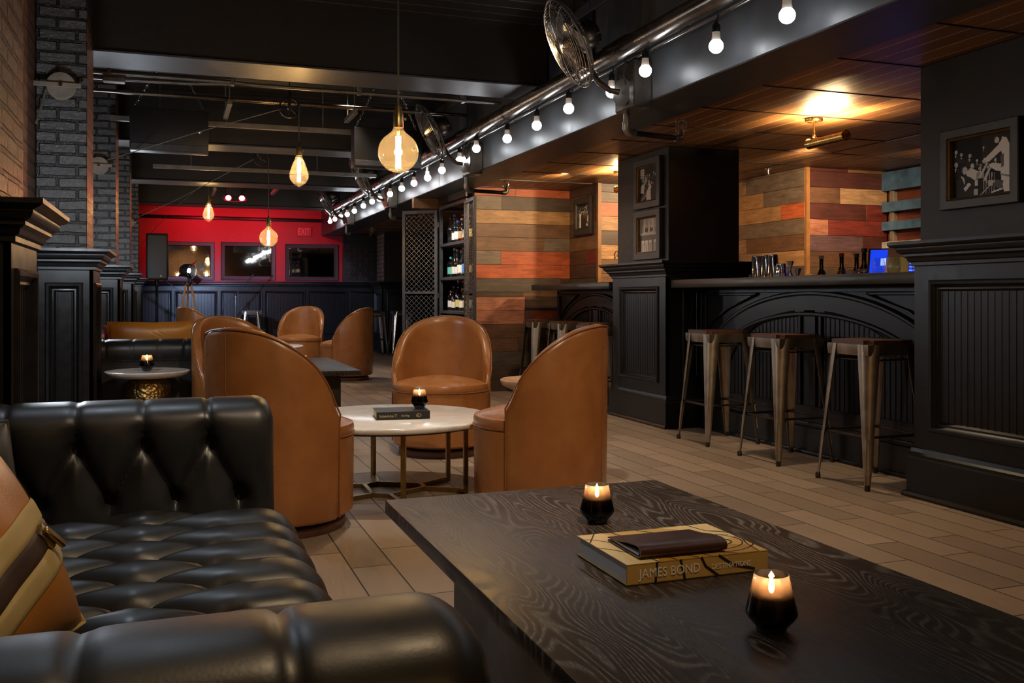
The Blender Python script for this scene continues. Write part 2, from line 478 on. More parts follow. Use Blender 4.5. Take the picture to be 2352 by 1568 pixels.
def ombre():
    """smoked glass votive, mirrored grey fading to clear at the lip"""
    t = NT('smoked_ombre_glass')
    tc = t.n('ShaderNodeTexCoord'); so = t.n('ShaderNodeSeparateXYZ'); t.l(tc.outputs['Object'], so.inputs[0])
    k = t.math('MULTIPLY', so.outputs[2], 1/.095)
    tint = t.ramp(k, [(.0,(.55,.57,.6)),(.16,(.10,.11,.12)),(.30,(.012,.013,.016)),(.62,(.05,.042,.036)),(.86,(.55,.43,.33)),(1.0,(.9,.82,.74))])
    tr = t.n('ShaderNodeBsdfTransparent'); t.l(tint, tr.inputs[0])
    gl = t.n('ShaderNodeBsdfGlossy'); gl.inputs['Roughness'].default_value = .06; gl.inputs[0].default_value = (.85,.88,.95,1)
    lw = t.n('ShaderNodeLayerWeight'); lw.inputs['Blend'].default_value = .35
    fac = t.math('MINIMUM', t.math('MULTIPLY', lw.outputs['Fresnel'], .8), .8)
    tl = t.n('ShaderNodeBsdfTranslucent'); t.l(tint, tl.inputs[0])
    m0 = t.n('ShaderNodeMixShader'); m0.inputs[0].default_value = .35; t.l(tr.outputs[0], m0.inputs[1]); t.l(tl.outputs[0], m0.inputs[2])
    mx = t.n('ShaderNodeMixShader'); t.l(fac, mx.inputs[0]); t.l(m0.outputs[0], mx.inputs[1]); t.l(gl.outputs[0], mx.inputs[2])
    t.l(mx.outputs[0], t.out.inputs[0]); MATS['smoked_ombre_glass'] = t.m
ombre()
def hammered():
    t = NT('hammered_brass'); p = t.pri((.28,.18,.062), .36, 1.0); v = t.coord()
    vo = t.n('ShaderNodeTexVoronoi'); t.val(vo, Scale=62.0); t.l(v, vo.inputs['Vector'])
    t.bump(vo.outputs['Distance'], .8, .006); MATS['hammered_brass'] = t.m
hammered()
emit('festoon_glow', (.90,.95,1.0), 26)
emit('filament_glow', (1.0,.66,.30), 150)
emit('flame_glow', (1.0,.60,.28), 110)
emit('picture_lamp_glow', (1.0,.66,.33), 1300)
emit('red_lamp_glow', (1.0,.012,.025), 60)
emit('studio_lamp_glow', (.75,.85,1.0), 14)
emit('screen_blue', (.008,.04,.62), 1.0)
emit('screen_pale', (.35,.45,.9), 1.2)
G = MATS
# ================================================================= THE SETTING
def faceM(kind, x, y):
    d = {'-y': ((1,0,0),(0,-1,0)), '-x': ((0,1,0),(-1,0,0)), '+x': ((0,1,0),(1,0,0)), '+y': ((1,0,0),(0,1,0))}[kind]
    m = Matrix.Identity(4)
    for i in range(3):
        m[i][0] = d[0][i]; m[i][1] = d[1][i]
    m[0][3] = x; m[1][3] = y
    return m
def panel(mb, M, w, z0, z1, l, r, b, t, th=.02, bead=.036):
    """stiles, rails, moulding and beadboard of one wainscot field, in local x / out / z"""
    keep = mb.M; mb.M = M
    mb.box(0, l, 0, th, z0, z1); mb.box(w-r, w, 0, th, z0, z1)
    mb.box(l, w-r, 0, th, z0, z0+b); mb.box(l, w-r, 0, th, z1-t, z1)
    mb.frame(l, w-r, z0+b, z1-t, 0, [(-.012, th), (-.012, th+.008), (-.004, th+.014), (.008, th+.012), (.014, th), (.024, .012), (.032, .014), (.038, .006), (.042, 0)])
    n = max(1, int((w-l-r-.1)/bead))
    step = (w-l-r-.09)/n
    for i in range(n+1):
        x = l+.045+i*step
        a = [(x-.0042, 0), (x-.002, .0026), (x+.002, .0026), (x+.0042, 0)]
        ra = [mb.v((p, q, z0+b+.03)) for p, q in a]; rb = [mb.v((p, q, z1-t-.03)) for p, q in a]
        for k in range(3): mb.f([ra[k], ra[k+1], rb[k+1], rb[k]])
    mb.M = keep
CAP = [(0,1.13),(.012,1.135),(.012,1.15),(.022,1.155),(.026,1.17),(.04,1.18),(.04,1.19),(.055,1.198),(.062,1.212),(.062,1.22),(.082,1.228),(.09,1.236),(.09,1.25),(.0,1.25)]
BASE = [(0,.0),(.042,0),(.045,.012),(.038,.026),(.026,.03),(.026,.19),(.02,.2),(.024,.212),(.014,.222),(.01,.24),(0,.245)]
def pier(name, x0, x1, y0, y1, faces, ux0, ux1, uy0, uy1, utop, upmat, inset=.1, top=.15):
    t = .02
    mb = MB(); mb.box(x0+t, x1-t, y0+t, y1-t, 0, 1.2)
    for fc in ('-y','-x','+x'):
        if fc in faces:
            if fc == '-y': panel(mb, faceM('-y', x0, y0+t), x1-x0, .2, 1.2, inset, inset, .14, top, t)
            if fc == '-x': panel(mb, faceM('-x', x0+t, y0), y1-y0, .2, 1.2, inset, inset, .14, top, t)
            if fc == '+x': panel(mb, faceM('+x', x1-t, y0), y1-y0, .2, 1.2, inset, inset, .14, top, t)
    o = struct(mb.build(name, G['black_paint'], smooth=30))
    mb = MB(); mb.rect_moulding(x0, x1, y0, y1, CAP); mb.build('cap_moulding', G['black_paint'], o, smooth=30)
    mb = MB(); mb.rect_moulding(x0, x1, y0, y1, BASE); mb.build('skirting', G['black_paint'], o, smooth=30)
    mb = MB(); mb.box(ux0, ux1, uy0, uy1, 1.25, utop, .004, 1); mb.build('shaft', upmat, o, smooth=0)
    return o
# floor and ceilings
struct(MB().box(-1.0, 7.2, -3.4, 18.0, -.1, 0).build('floor', G['floor_tile'], smooth=0))
CEIL = 2.92
mb = MB(); mb.box(-1.0, 2.60, -3.4, 17.6, CEIL, CEIL+.1)
o = struct(mb.build('ceiling', G['dark_ceiling_paint'], smooth=0))
mb = MB()
y = -3.3
while y < 17.2:                                  # boards across the ceiling
    mb.box(-.9, 2.58, y, y+.142, CEIL-.02, CEIL+.01, .004, 1); y += .15
mb.build('ceiling_boards', G['dark_ceiling_paint'], o, smooth=30)
struct(MB().box(2.90, 7.2, -3.4, 17.6, 2.115, 2.2).build('ceiling_bar', G['wood_ceiling'], smooth=0))
# dark seams of the dropped ceiling grid
mb = MB()
y = -.62
while y < 17:
    mb.box(2.95, 6.5, y-.004, y+.004, 2.111, 2.12); y += .61
for x in (4.88, 6.1): mb.box(x-.004, x+.004, -3.4, 17.2, 2.1115, 2.12)
struct(mb.build('trim_9', G['black_metal'], smooth=0))
# pale panels set in the bar ceiling
mb = MB(); mb.box(4.89, 5.5, 4.9, 5.5, 2.108, 2.118); struct(mb.build('trim_10', G['light_tile'], smooth=0))
# soffit
o = struct(MB().box(2.57, 2.945, -3.4, 17.3, 2.10, 2.93, .006, 1).build('soffit', G['soffit_paint'], smooth=30))
MB().box(2.545, 2.58, -3.4, 17.3, 2.83, 2.92, .004, 1).build('cornice', G['soffit_paint'], o, smooth=30)
MB().box(2.55, 2.572, 5.5, 5.75, 2.4, 2.9).build('air_grille', G['black_metal'], o, smooth=0)
# cross beams
for k, (y0, y1, zb) in enumerate(((6.28, 6.66, 2.50), (9.35, 9.7, 2.44), (12.35, 12.75, 2.43), (15.3, 15.65, 2.42))):
    mb = MB(); mb.box(-.75, 2.56, y0, y1, zb, CEIL, .01, 1)
    o = struct(mb.build('beam_%d' % (k+1), G['dark_ceiling_paint'], smooth=30))
    MB().box(-.75, 2.56, y0-.03, y1+.03, zb-.014, zb, .003, 1).build('flange', G['soffit_paint'], o, smooth=30)
# left wall
struct(MB().box(-.95, -.72, -3.4, 17.6, 0, 3.0).build('wall_left', G['warm_brick'], smooth=0))
mb = MB()
for ya, yb in ((-3.2,.1),(.62,2.95),(3.45,5.8),(6.3,8.7),(9.2,11.6),(12.1,14.5),(15.0,17.2)):
    panel(mb, faceM('+x', -.72, ya-.05), yb-ya+.1, .0, 1.2, .25, .25, .34, .13)
struct(mb.build('trim_1', G['black_paint'], smooth=30))
for k, y0 in enumerate((.05, 2.92, 5.80, 8.70, 11.58, 14.46)):
    pier('pillar_left_%d' % (k+1), -.72, -.42, y0, y0+.52, ('-y','+x'), -.715, -.455, y0+.03, y0+.49, CEIL, G['black_brick'], inset=.065 if k else .08)
# back wall
struct(MB().box(-.95, 4.9, 17.3, 17.6, 0, 3.0).build('wall_back', G['red_wall_paint'], smooth=0))
mb = MB()
mb.box(-.75, 4.8, 17.27, 17.3, 0, 1.17)
x = -.73
for w in (.75, .76, .76, .76, .76, .76, .76):
    panel(mb, faceM('-y', x, 17.27), w, .12, 1.17, .035, .035, .15, .09, .02, .05); x += w
struct(mb.build('trim_2', G['black_paint'], smooth=30))
mb = MB(); mb.box(-.75, 4.8, 17.2, 17.3, 1.17, 1.195, .006); mb.box(-.75, 4.8, 17.175, 17.3, 1.195, 1.235, .008); mb.box(-.75, 4.8, 17.24, 17.3, 1.235, 1.26, .006)
struct(mb.build('trim_3', G['black_paint'], smooth=30))
mb = MB(); mb.box(-.72, 2.56, 17.24, 17.3, 2.34, 2.4, .01); struct(mb.build('trim_4', G['black_paint'], smooth=30))
struct(MB().box(2.95, 4.9, 17.15, 17.29, 1.25, 2.115).build('wall_back_tiled', G['black_tile'], smooth=0))
# right hand far wall and far pier
struct(MB().box(4.7, 4.9, 9.6, 17.3, 0, 2.115).build('wall_right_far', G['black_tile'], smooth=0))
pier('pillar_right_4', 3.45, 4.2, 16.15, 16.85, ('-y','-x'), 3.50, 4.15, 16.2, 16.8, 2.115, G['black_tile'])
MB().box(3.492, 3.51, 16.22, 16.79, 1.25, 2.11).build('brick_facing', G['pale_brick'], bpy.data.objects['pillar_right_4'], smooth=0)
# the two big piers of the bar
pier('pillar_right_1', 3.44, 4.15, 2.55, 3.66, ('-y','-x'), 3.47, 4.1, 2.6, 3.655, 2.115, G['column_paint'], inset=.11)
pier('pillar_right_2', 3.47, 4.17, 6.17, 7.08, ('-y','-x'), 3.5, 4.12, 6.2, 7.05, 2.115, G['column_paint'], inset=.14)
# walls behind the bar: reclaimed planks
PAL = dict(gold=(.34,.19,.075), tan=(.27,.165,.085), brn=(.135,.066,.028), dk=(.05,.03,.018), gry=(.135,.103,.073), dgr=(.064,.051,.038),
           org=(.34,.075,.022), red=(.125,.017,.010), drd=(.055,.012,.008), sal=(.30,.12,.07), pur=(.085,.045,.05), umb=(.09,.042,.02))
def plank_wall(name, M, w, ztop, rows, ph=.14, th=.02):
    mb = MB(M); lay = mb.bm.loops.layers.float_color.new('col')
    z1 = ztop
    first = rows[0][0] if isinstance(rows[0], tuple) else ph
    for k, row in enumerate(rows):
        hh = ph
        if isinstance(row, tuple): hh, row = row
        z0 = z1-hh; x = 0
        for item in row.split():
            cn, fr = item.split(':'); x1 = min(w, x+float(fr)*w)
            c = PAL[cn]; j = random.uniform(.86, 1.14)
            old = set(mb.bm.faces)
            mb.box(x+.0008, x1-.0008, 0, th+random.uniform(-.002,.003), z0+.0012, z1-.0012, .0012, 1)
            for f in mb.bm.faces:
                if f not in old:
                    for lp in f.loops: lp[lay] = (c[0]*j, c[1]*j, c[2]*j, 1)
            x = x1
        z1 = z0
    # backing
    old = set(mb.bm.faces)
    mb.box(0, w, -.06, .004, z1, ztop)
    for f in mb.bm.faces:
        if f not in old:
            for lp in f.loops: lp[lay] = (.01,.006,.004,1)
    return struct(mb.build(name, G['reclaimed_planks'], smooth=0))
plank_wall('wall_right_planks', faceM('-y', 2.93, 9.22), 1.07, 2.115,
  [(.085,'org:.42 org:.58'), 'gry:.28 dk:.72', 'gold:1', 'brn:1', 'brn:.72 gry:.28', 'gry:.27 org:.73', 'org:1', 'dgr:.9 dk:.1', (.05,'dk:.5 brn:.5'),
   'sal:.52 dk:.48', 'sal:.6 org:.4', 'umb:1', 'umb:.45 dk:.55', 'dgr:.6 umb:.4', 'dk:.5 umb:.5', 'dk:1'], .1425)
plank_wall('wall_right_return', faceM('-x', 4.02, 8.5), .70, 2.115,
  [(.085,'dk:1'), 'dk:.4 umb:.6', 'red:.5 brn:.5', 'umb:1', 'brn:1', 'red:.4 umb:.6', 'dk:1', 'dgr:1', 'dgr:.6 gry:.4', 'umb:1', 'dk:1', 'umb:1', 'dk:1', 'umb:1', 'dk:1'], .1425)
plank_wall('wall_right_recess', faceM('-y', 4.0, 8.5), 1.24, 2.115,
  [(.085,'dgr:1'), (.1,'gry:.6 dgr:.4'), 'org:.5 org:.5', 'gold:.7 gold:.3', 'dk:.4 umb:.6', 'gold:1', 'brn:1', 'brn:.4 gry:.6', 'umb:1', 'umb:1', 'dk:1', 'umb:1', 'dk:1', 'umb:1', 'dk:1'], .1425)
plank_wall('wall_right_bar', faceM('-x', 5.22, 6.82), 1.70, 2.115,
  [(.02,'gry:1'), 'gry:.52 tan:.48', 'gry:.36 gold:.64', 'org:.2 gold:.5 tan:.3', 'gry:.6 gry:.4', 'brn:.52 tan:.48', 'gold:.36 tan:.64', 'dgr:.6 gry:.4', 'brn:1', 'umb:1', 'dk:1', 'umb:1', 'dk:1','umb:1','dk:1'], .1405)
plank_wall('wall_right_back', faceM('-y', 5.22, 6.82), .86, 2.115,
  [(.03,'drd:.5 brn:.5'), 'drd:1', 'umb:.4 tan:.6', 'drd:.73 red:.27', 'sal:.25 red:.75', 'pur:.68 drd:.32', 'umb:1', 'dk:1', 'umb:1', 'dk:1', 'umb:1','dk:1','dk:1','dk:1','dk:1'], .1405)
struct(MB().box(5.20, 5.235, 6.795, 6.83, .9, 2.115).build('trim_5', G['timber'], smooth=0))
struct(MB().box(3.985, 4.02, 8.46, 8.5, .9, 2.115).build('trim_6', G['timber'], smooth=0))
struct(MB().box(6.12, 6.3, -3.4, 6.9, 0, 2.115).build('wall_right', G['rust_backing'], smooth=0))
struct(MB().box(3.96, 4.7, 9.3, 9.6, 0, 2.115).build('wall_right_behind', G['dark_wood'], smooth=0))
# timber framing over the bottle cabinet
mb = MB()
mb.box(2.87, 3.25, 9.32, 10.25, 2.03, 2.10)
struct(mb.build('trim_7', G['dark_wood'], smooth=0))
struct(MB().box(2.56, 2.85, 10.30, 10.37, 1.985, 2.10, .003, 1).build('trim_8', G['timber'], smooth=0))
# wall behind the camera (seen only in the mirrors)
struct(MB().box(-1.0, 7.2, -3.6, -3.4, 0, 3.0).build('wall_front', G['warm_brick'], smooth=0))
struct(MB().box(3.0, 6.3, 17.0, 17.1, 0, .01).build('trim_11', G['black_paint'], smooth=0))
# ================================================================= SWIVEL CHAIRS
PROF = [(0,.858),(12,.855),(24,.845),(36,.828),(51,.785),(64,.732),(75,.665),(83,.59),(88,.53),(91,.47)]
def rim_z(a):
    a = abs(a)
    for (a0,z0),(a1,z1) in zip(PROF, PROF[1:]):
        if a <= a1:
            t = (a-a0)/(a1-a0); return z0+(z1-z0)*t
    return PROF[-1][1]
def smooth_rim(a):
    return sum(rim_z(min(abs(a+d),91)) for d in (-6,-3,0,3,6))/5
AMAX = 91.0
def make_chair(label, group):
    """local +x is the way the sitter faces"""
    t = thing('swivel_chair', label, 'chair', (0,0,0), 0, group)
    RO, TH = .312, .048
    N = 84
    def P(a, r, z): return (-r*math.cos(R(a)), r*math.sin(R(a)), z)
    mb = MB(); rings = []
    for i in range(N+1):
        a = -AMAX + 2*AMAX*i/N
        zt = smooth_rim(a)
        # the wall leans out a little towards the top and thins at the front edges
        e = smoothstep(0, 16, AMAX-abs(a)); th = TH*(.35+.65*e)
        ro = RO-.006*(1-e)
        sec = [(ro-.012,.06),(ro,.075),(ro+.002,.25),(ro+.004,.42),(ro+.007,zt-.03),(ro+.004,zt-.012),(ro-.008,zt-.001),
               (ro-th*.5,zt+.002),(ro-th+.008,zt-.003),(ro-th,zt-.016),(ro-th-.001,zt-.05),(ro-th-.004,.46),(ro-th-.004,.38),(ro-th,.06)]
        rings.append([mb.v(P(a, r, z)) for r, z in sec])
    mb.loft(rings)
    mb.build('backrest', G['tan_leather'], t, smooth=50)
    # piping round the rim
    pts = []
    for i in range(0, 61):
        a = -AMAX + 2*AMAX*i/60; pts.append(P(a, RO+.006, smooth_rim(a)-.006))
    pts = [P(-AMAX-.4, RO, z) for z in (.07,.2,.35,.46)] + pts + [P(AMAX+.4, RO, z) for z in (.46,.35,.2,.07)]
    MB().tube(pts, .0038, 6).build('piping', G['tan_leather_piping'], t)
    for a in (0,):
        zt = smooth_rim(a)
        MB().tube([P(a, RO+.0005, .07), P(a, RO+.0025, .25), P(a, RO+.0045, .42), P(a, RO+.0075, zt-.03), P(a, RO+.003, zt-.008)], .0017, 5).build('seam', G['tan_leather_piping'], t)
    # drum below the cushion
    MB().lathe([(0,.062),(.285,.062),(.299,.075),(.302,.2),(.303,.385),(.29,.395),(0,.395)], 64).build('seat_base', G['tan_leather'], t, smooth=45)
    def dome(r): return .485-.045*(r/.30)**2.4
    prof = [(0,.385),(.292,.385),(.301,.392),(.304,.405),(.3045,.425),(.300,.440),(.292,dome(.292)-.002)] + [(r, dome(r)) for r in (.28,.25,.21,.16,.11,.06)] + [(0,.485)]
    # keep the cushion inside the wrap of the back
    mb = MB(); n = 72; rgs = []
    for (r, z) in prof:
        if r < 1e-5: rgs.append([mb.v((0.01,0,z))]); continue
        rg = []
        for i in range(n):
            th = 2*PI*i/n; back = abs(((math.degrees(th)-180+180) % 360)-180)
            inside = smoothstep(118, 132, 180-abs(((math.degrees(th)+180) % 360)-180)) if False else 0
            a = 180-abs(((math.degrees(th)+180) % 360)-180)          # angle from the back
            k = .80+.2*smoothstep(82,93,a)
            rg.append(mb.v((r*k*math.cos(th)+.0, r*k*math.sin(th), z)))
        rgs.append(rg)
    for A, B in zip(rgs, rgs[1:]):
        for i in range(n):
            j = (i+1) % n
            if len(A) == 1: mb.f([A[0], B[i], B[j]])
            elif len(B) == 1: mb.f([A[i], A[j], B[0]])
            else: mb.f([A[i], A[j], B[j], B[i]])
    mb.build('seat_cushion', G['tan_leather'], t, smooth=50)
    pts = [(.3062*math.cos(R(d)), .3062*math.sin(R(d)), .398) for d in range(-86, 87, 4)]
    MB().tube(pts, .0026, 5).build('stitching', G['tan_leather_piping'], t)
    MB().lathe([(0,.0),(.262,.0),(.266,.006),(.266,.036),(.258,.042),(0,.042)], 48).build('swivel_plinth', G['walnut_seat'], t, smooth=45)
    MB().lathe([(.0,.04),(.22,.04),(.22,.064),(0,.064)], 32).build('swivel_ring', G['black_metal'], t, smooth=45)
    return t
CG = 'tan leather swivel chairs'
ch = make_chair('tan leather swivel chair behind the black sofa arm, turned right to marble table', CG)
ch.location = (.445, 4.115, 0); ch.rotation_euler = (0,0,R(40))
dup(ch, (1.60,4.04,0), R(132), 'tan leather swivel chair nearest the bar, backing the dark table corner', CG)
dup(ch, (1.60,5.72,0), R(-115), 'tan leather swivel chair facing out behind the marble table with candle', CG)
dup(ch, (.43,6.10,0), R(-58), 'tan leather swivel chair half hidden behind the one beside the sofa', CG)
dup(ch, (1.62,12.85,0), R(-118), 'far tan swivel chair facing out before the panelled back wall', CG)
dup(ch, (1.95,11.15,0), R(140), 'far tan swivel chair seen from its side, beside the far white table', CG)
dup(ch, (.37,12.6,0), R(30), 'far tan swivel chair under the wooden tripod lamp, mostly hidden', CG)

# ================================================================= ROUND MARBLE TABLES
def make_marble(label, group):
    t = thing('coffee_table', label, 'table', (0,0,0), 0, group)
    MB().lathe([(0,.352),(.488,.352),(.498,.356),(.503,.364),(.503,.372),(.499,.379),(.49,.382),(0,.382)], 72).build('marble_top', G['white_marble'], t, smooth=45)
    MB().lathe([(0,.342),(.46,.342),(.46,.352),(0,.352)], 48).build('under_plate', G['black_metal'], t, smooth=45)
    c = .011
    for k in range(3):
        a = R(-112+120*k); u = Vector((math.cos(a), math.sin(a), 0)); w = Vector((-u.y, u.x, 0))
        for sgn in (-1, 1):
            p = u*.34 + w*sgn*.17
            mb = MB(rotm(a, (p.x, p.y, 0))); mb.box(-c, c, -c, c, .0, .342, .001, 1); mb.build('leg', G['old_brass'], t, smooth=30)
        def bar(p, q):
            d = q-p; mb = MB(rotm(math.atan2(d.y, d.x), (p.x, p.y, 0))); mb.box(-.008, d.length+.008, -c, c, .0, .022, .001, 1); mb.build('floor_rail', G['old_brass'], t, smooth=30)
        bar(u*.34+w*.17, u*.16+w*.045); bar(u*.34-w*.17, u*.16-w*.045); bar(u*.16+w*.045, u*.16-w*.045)
        a2 = R(-112+120*(k+1)); u2 = Vector((math.cos(a2), math.sin(a2), 0)); w2 = Vector((-u2.y, u2.x, 0))
        bar(u*.16+w*.045, u2*.16-w2*.045)
    return t
MT = (1.045, 4.66)
mt = make_marble('round white marble coffee table with brass legs holding a black book', 'white marble coffee tables'); mt.location = (*MT, 0); mt.rotation_euler = (0,0,R(-9))
dup(mt, (1.04,11.9,0), 0, 'far round white marble table with a closed black menu', 'white marble coffee tables')

# ================================================================= DARK OAK TABLES
def make_dark(label, group):
    t = thing('low_table', label, 'table', (0,0,0), 0, group)
    MB().box(0, .84, 0, 1.62, .383, .42, .003, 2).build('table_top', G['cerused_dark_oak'], t, smooth=30)
    MB().box(.10, .74, .33, 1.29, 0, .383, .003, 1).build('pedestal', G['dark_wood'], t, smooth=30)
    return t
dt = make_dark('large dark grained oak table in front with yellow book and two candles', 'dark oak low tables'); dt.location = (.553, .93, 0)
dup(dt, (.52,7.12,0), 0, 'dark square-edged low table behind the sofa-side swivel chair, one candle', 'dark oak low tables')

# ================================================================= CHESTERFIELD SOFAS
PITCH = .160
def seg_d(px, py, ax, ay, bx, by):
    dx, dy = bx-ax, by-ay; L = dx*dx+dy*dy
    t = max(0, min(1, ((px-ax)*dx+(py-ay)*dy)/L)); return math.hypot(px-ax-t*dx, py-ay-t*dy)
SL = 2.01      # length along the wall
def tuft(px, py, cols, front, back, y0=0.0):
    """pleat distance and button distance for a diamond field; cols = button column positions, alternate columns are staggered"""
    d = 9; b = 9
    for c, cx in enumerate(cols):
        off = (c % 2)*.5
        j = round((py-y0)/PITCH-off)
        for jj in (j-1, j, j+1):
            by = y0+(jj+off)*PITCH
            b = min(b, math.hypot(px-cx, py-by))
            if c == 0: d = min(d, seg_d(px, py, cx, by, front, by))
            if c == len(cols)-1:
                d = min(d, seg_d(px, py, cx, by, back, by))
            else:
                for sg in (-.5, .5): d = min(d, seg_d(px, py, cx, by, cols[c+1], by+sg*PITCH))
    return d, b
def puff(d, b, h, db):
    return h*(1-math.exp(-(d/.022)**.9)) - db*math.exp(-(b/.020)**2)
ARM = [(.0,.06),(.0,.40),(.0,.575),(-.012,.590),(-.022,.620),(-.022,.655),(-.008,.685),(.02,.702),(.06,.709),(.105,.707),(.145,.697),(.172,.675),(.182,.645),(.180,.60),(.172,.54),(.165,.48),(.160,.42),(.158,.36),(.158,.30)]
def resample(poly, n):
    L = [0]
    for a, b in zip(poly, poly[1:]): L.append(L[-1]+math.dist(a, b))
    out = []
    for k in range(n):
        s = L[-1]*k/(n-1); i = 0
        while i < len(L)-2 and L[i+1] < s: i += 1
        t = (s-L[i])/(L[i+1]-L[i]); a, b = poly[i], poly[i+1]
        out.append((a[0]+(b[0]-a[0])*t, a[1]+(b[1]-a[1])*t))
    return out
def roll_part(length, M, x_button0, front_cap, nx, name, parent, tufted=True):
    """an arm or back: profile ARM (w outward->inward, z) run along local x"""
    ns = 76; sec = resample(ARM, ns)
    # smooth the sampled profile a bit
    for _ in range(2):
        sec = [sec[0]] + [((a[0]+2*b[0]+c[0])/4, (a[1]+2*b[1]+c[1])/4) for a, b, c in zip(sec, sec[1:], sec[2:])] + [sec[-1]]
    nor = []
    for k in range(ns):
        a = sec[max(0,k-1)]; b = sec[min(ns-1,k+1)]; tx, tz = b[0]-a[0], b[1]-a[1]; l = math.hypot(tx, tz)
        nor.append((-tz/l, tx/l))
    arc = [0]
    for a, b in zip(sec, sec[1:]): arc.append(arc[-1]+math.dist(a, b))
    # arc position of the button row (inner face, z about .585) and of the top roll's outer edge
    kb = min(range(ns), key=lambda k: abs(sec[k][1]-.585)+(9 if sec[k][0] < .1 else 0)); sb = arc[kb]
    kt = min(range(ns), key=lambda k: abs(sec[k][1]-.585)+(9 if sec[k][0] > .1 else 0)); st = arc[kt]
    k2 = min(range(ns), key=lambda k: abs(sec[k][1]-.45)+(9 if sec[k][0] < .1 else 0)); s2 = arc[k2]
    mb = MB(M); rings = []
    for i in range(nx):
        x = length*i/(nx-1)
        ec = 0
        if front_cap:
            d = length-x
            if d < .05: ec = .05-math.sqrt(max(0, .05**2-(.05-d)**2))
        rg = []
        for k in range(ns):
            w, z = sec[k]; off = 0
            s = arc[k]
            if tufted and s > st:
                j = round((x-x_button0)/PITCH); d = 9; b = 9
                for jj in (j-1, j, j+1):
                    bx = x_button0+jj*PITCH
                    if bx > length-.06 or bx < .02: continue
                    d = min(d, seg_d(x, s, bx, st, bx, sb)); b = min(b, math.hypot(x-bx, s-sb), math.hypot(x-bx-.5*PITCH, s-s2))
                    for sg in (-.5, .5): d = min(d, seg_d(x, s, bx, sb, bx+sg*PITCH, s2))
                    d = min(d, seg_d(x, s, bx+.5*PITCH, s2, bx+.5*PITCH, arc[-1]))
                deep = .008 if s < sb-.05 else .026
                width = .006 if s < sb-.07 else .022
                off = -deep*math.exp(-d/width) - .026*math.exp(-(b/.02)**2)
            f = smoothstep(.30, .60, z) if front_cap else 1
            rg.append(mb.v((x, w+nor[k][0]*(off-ec*f), z+nor[k][1]*(off-ec*f))))
        rings.append(rg)
    n = ns
    for a, b in zip(rings, rings[1:]):
        for k in range(n-1): mb.f([a[k], a[k+1], b[k+1], b[k]])
    mb.f(rings[-1]); mb.f(rings[0][::-1])
    return mb.build(name, G['black_leather'], parent, smooth=70)
def nail_trim(parent, p0, p1, out, n, name='nailhead_trim'):
    mb = MB(); p0 = Vector(p0); p1 = Vector(p1)
    for i in range(n):
        c = p0.lerp(p1, (i+.5)/n); mb.lathe([(.0065,0),(.0055,.003),(.003,.005),(0,.0056)], 8, c, out)
    o = mb.build(name, G['dark_bronze'], parent); o['kind'] = 'stuff'; return o
def make_sofa(label):
    t = thing('chesterfield_sofa', label, 'sofa', (0,0,0), 0, 'black chesterfield sofas')
    D = .93
    # near arm: outer side towards -y ; far arm mirrored
    roll_part(D, Matrix(), .76, True, 110, 'armrest', t)
    Mf = Matrix(((1,0,0,0),(0,-1,0,SL),(0,0,1,0),(0,0,0,1)))
    roll_part(D, Mf, .76, True, 110, 'armrest', t)
    Mb = Matrix(((0,1,0,0),(1,0,0,.15),(0,0,1,0),(0,0,0,1)))
    roll_part(SL-.30, Mb, .17, False, 200, 'backrest', t)
    # seat: one tufted cushion
    x0, x1, y0, y1 = .165, .955, .165, SL-.165
    cols = (.768, .603, .438, .273)
    nx, ny = 110, 230
    def fn(u, v):
        # u runs back -> front -> down the front edge
        s = u*(x1-x0+.20); y = y0+(y1-y0)*v
        x = x0+s; z = .395; down = 0
        rr = .075
        xs = x1-rr
        d, b = tuft(min(x, 1.0), y, cols, 1.0, x0, y0+.03)
        fade = 1 - .75*smoothstep(xs-.02, x1+.12, x)
        h = puff(d, b, .050*fade, .030)
        e = min(y-y0, y1-y); h -= .05*(1-smoothstep(0,.05,e))
        if x <= xs: return (x, y, z+h)
        a = (x-xs)/rr
        if a < PI/2: return (xs+(rr+h)*math.sin(a), y, z-rr+(rr+h)*math.cos(a))
        return (x1+h*.8, y, z-rr-(x-xs-rr*PI/2))
    mb = MB(); mb.grid(fn, nx, ny); mb.build('seat_cushion', G['black_leather'], t, smooth=80)
    MB().box(.02, .92, .02, SL-.02, .10, .30, .012, 2).build('seat_rail', G['black_leather'], t, smooth=35)
    for x, y in ((.07,.07),(.88,.07),(.07,SL-.07),(.88,SL-.07)):
        MB().lathe([(.022,0),(.03,.03),(.034,.1),(0,.1)], 16, (x,y,0)).build('foot', G['dark_wood'], t)
    nail_trim(t, (.02,-.001,.572), (.90,-.001,.572), (0,-1,0), 58)
    nail_trim(t, (.02,SL+.001,.572), (.90,SL+.001,.572), (0,1,0), 58)
    nail_trim(t, (.9305,.01,.57), (.9305,.01,.14), (1,0,0), 26)
    return t
so = make_sofa('black tufted leather chesterfield sofa in the foreground'); so.location = (-.67, .74, 0)
dup(so, (-.68,6.47,0), 0, 'second black leather sofa beyond the brass drum table, arm back showing')

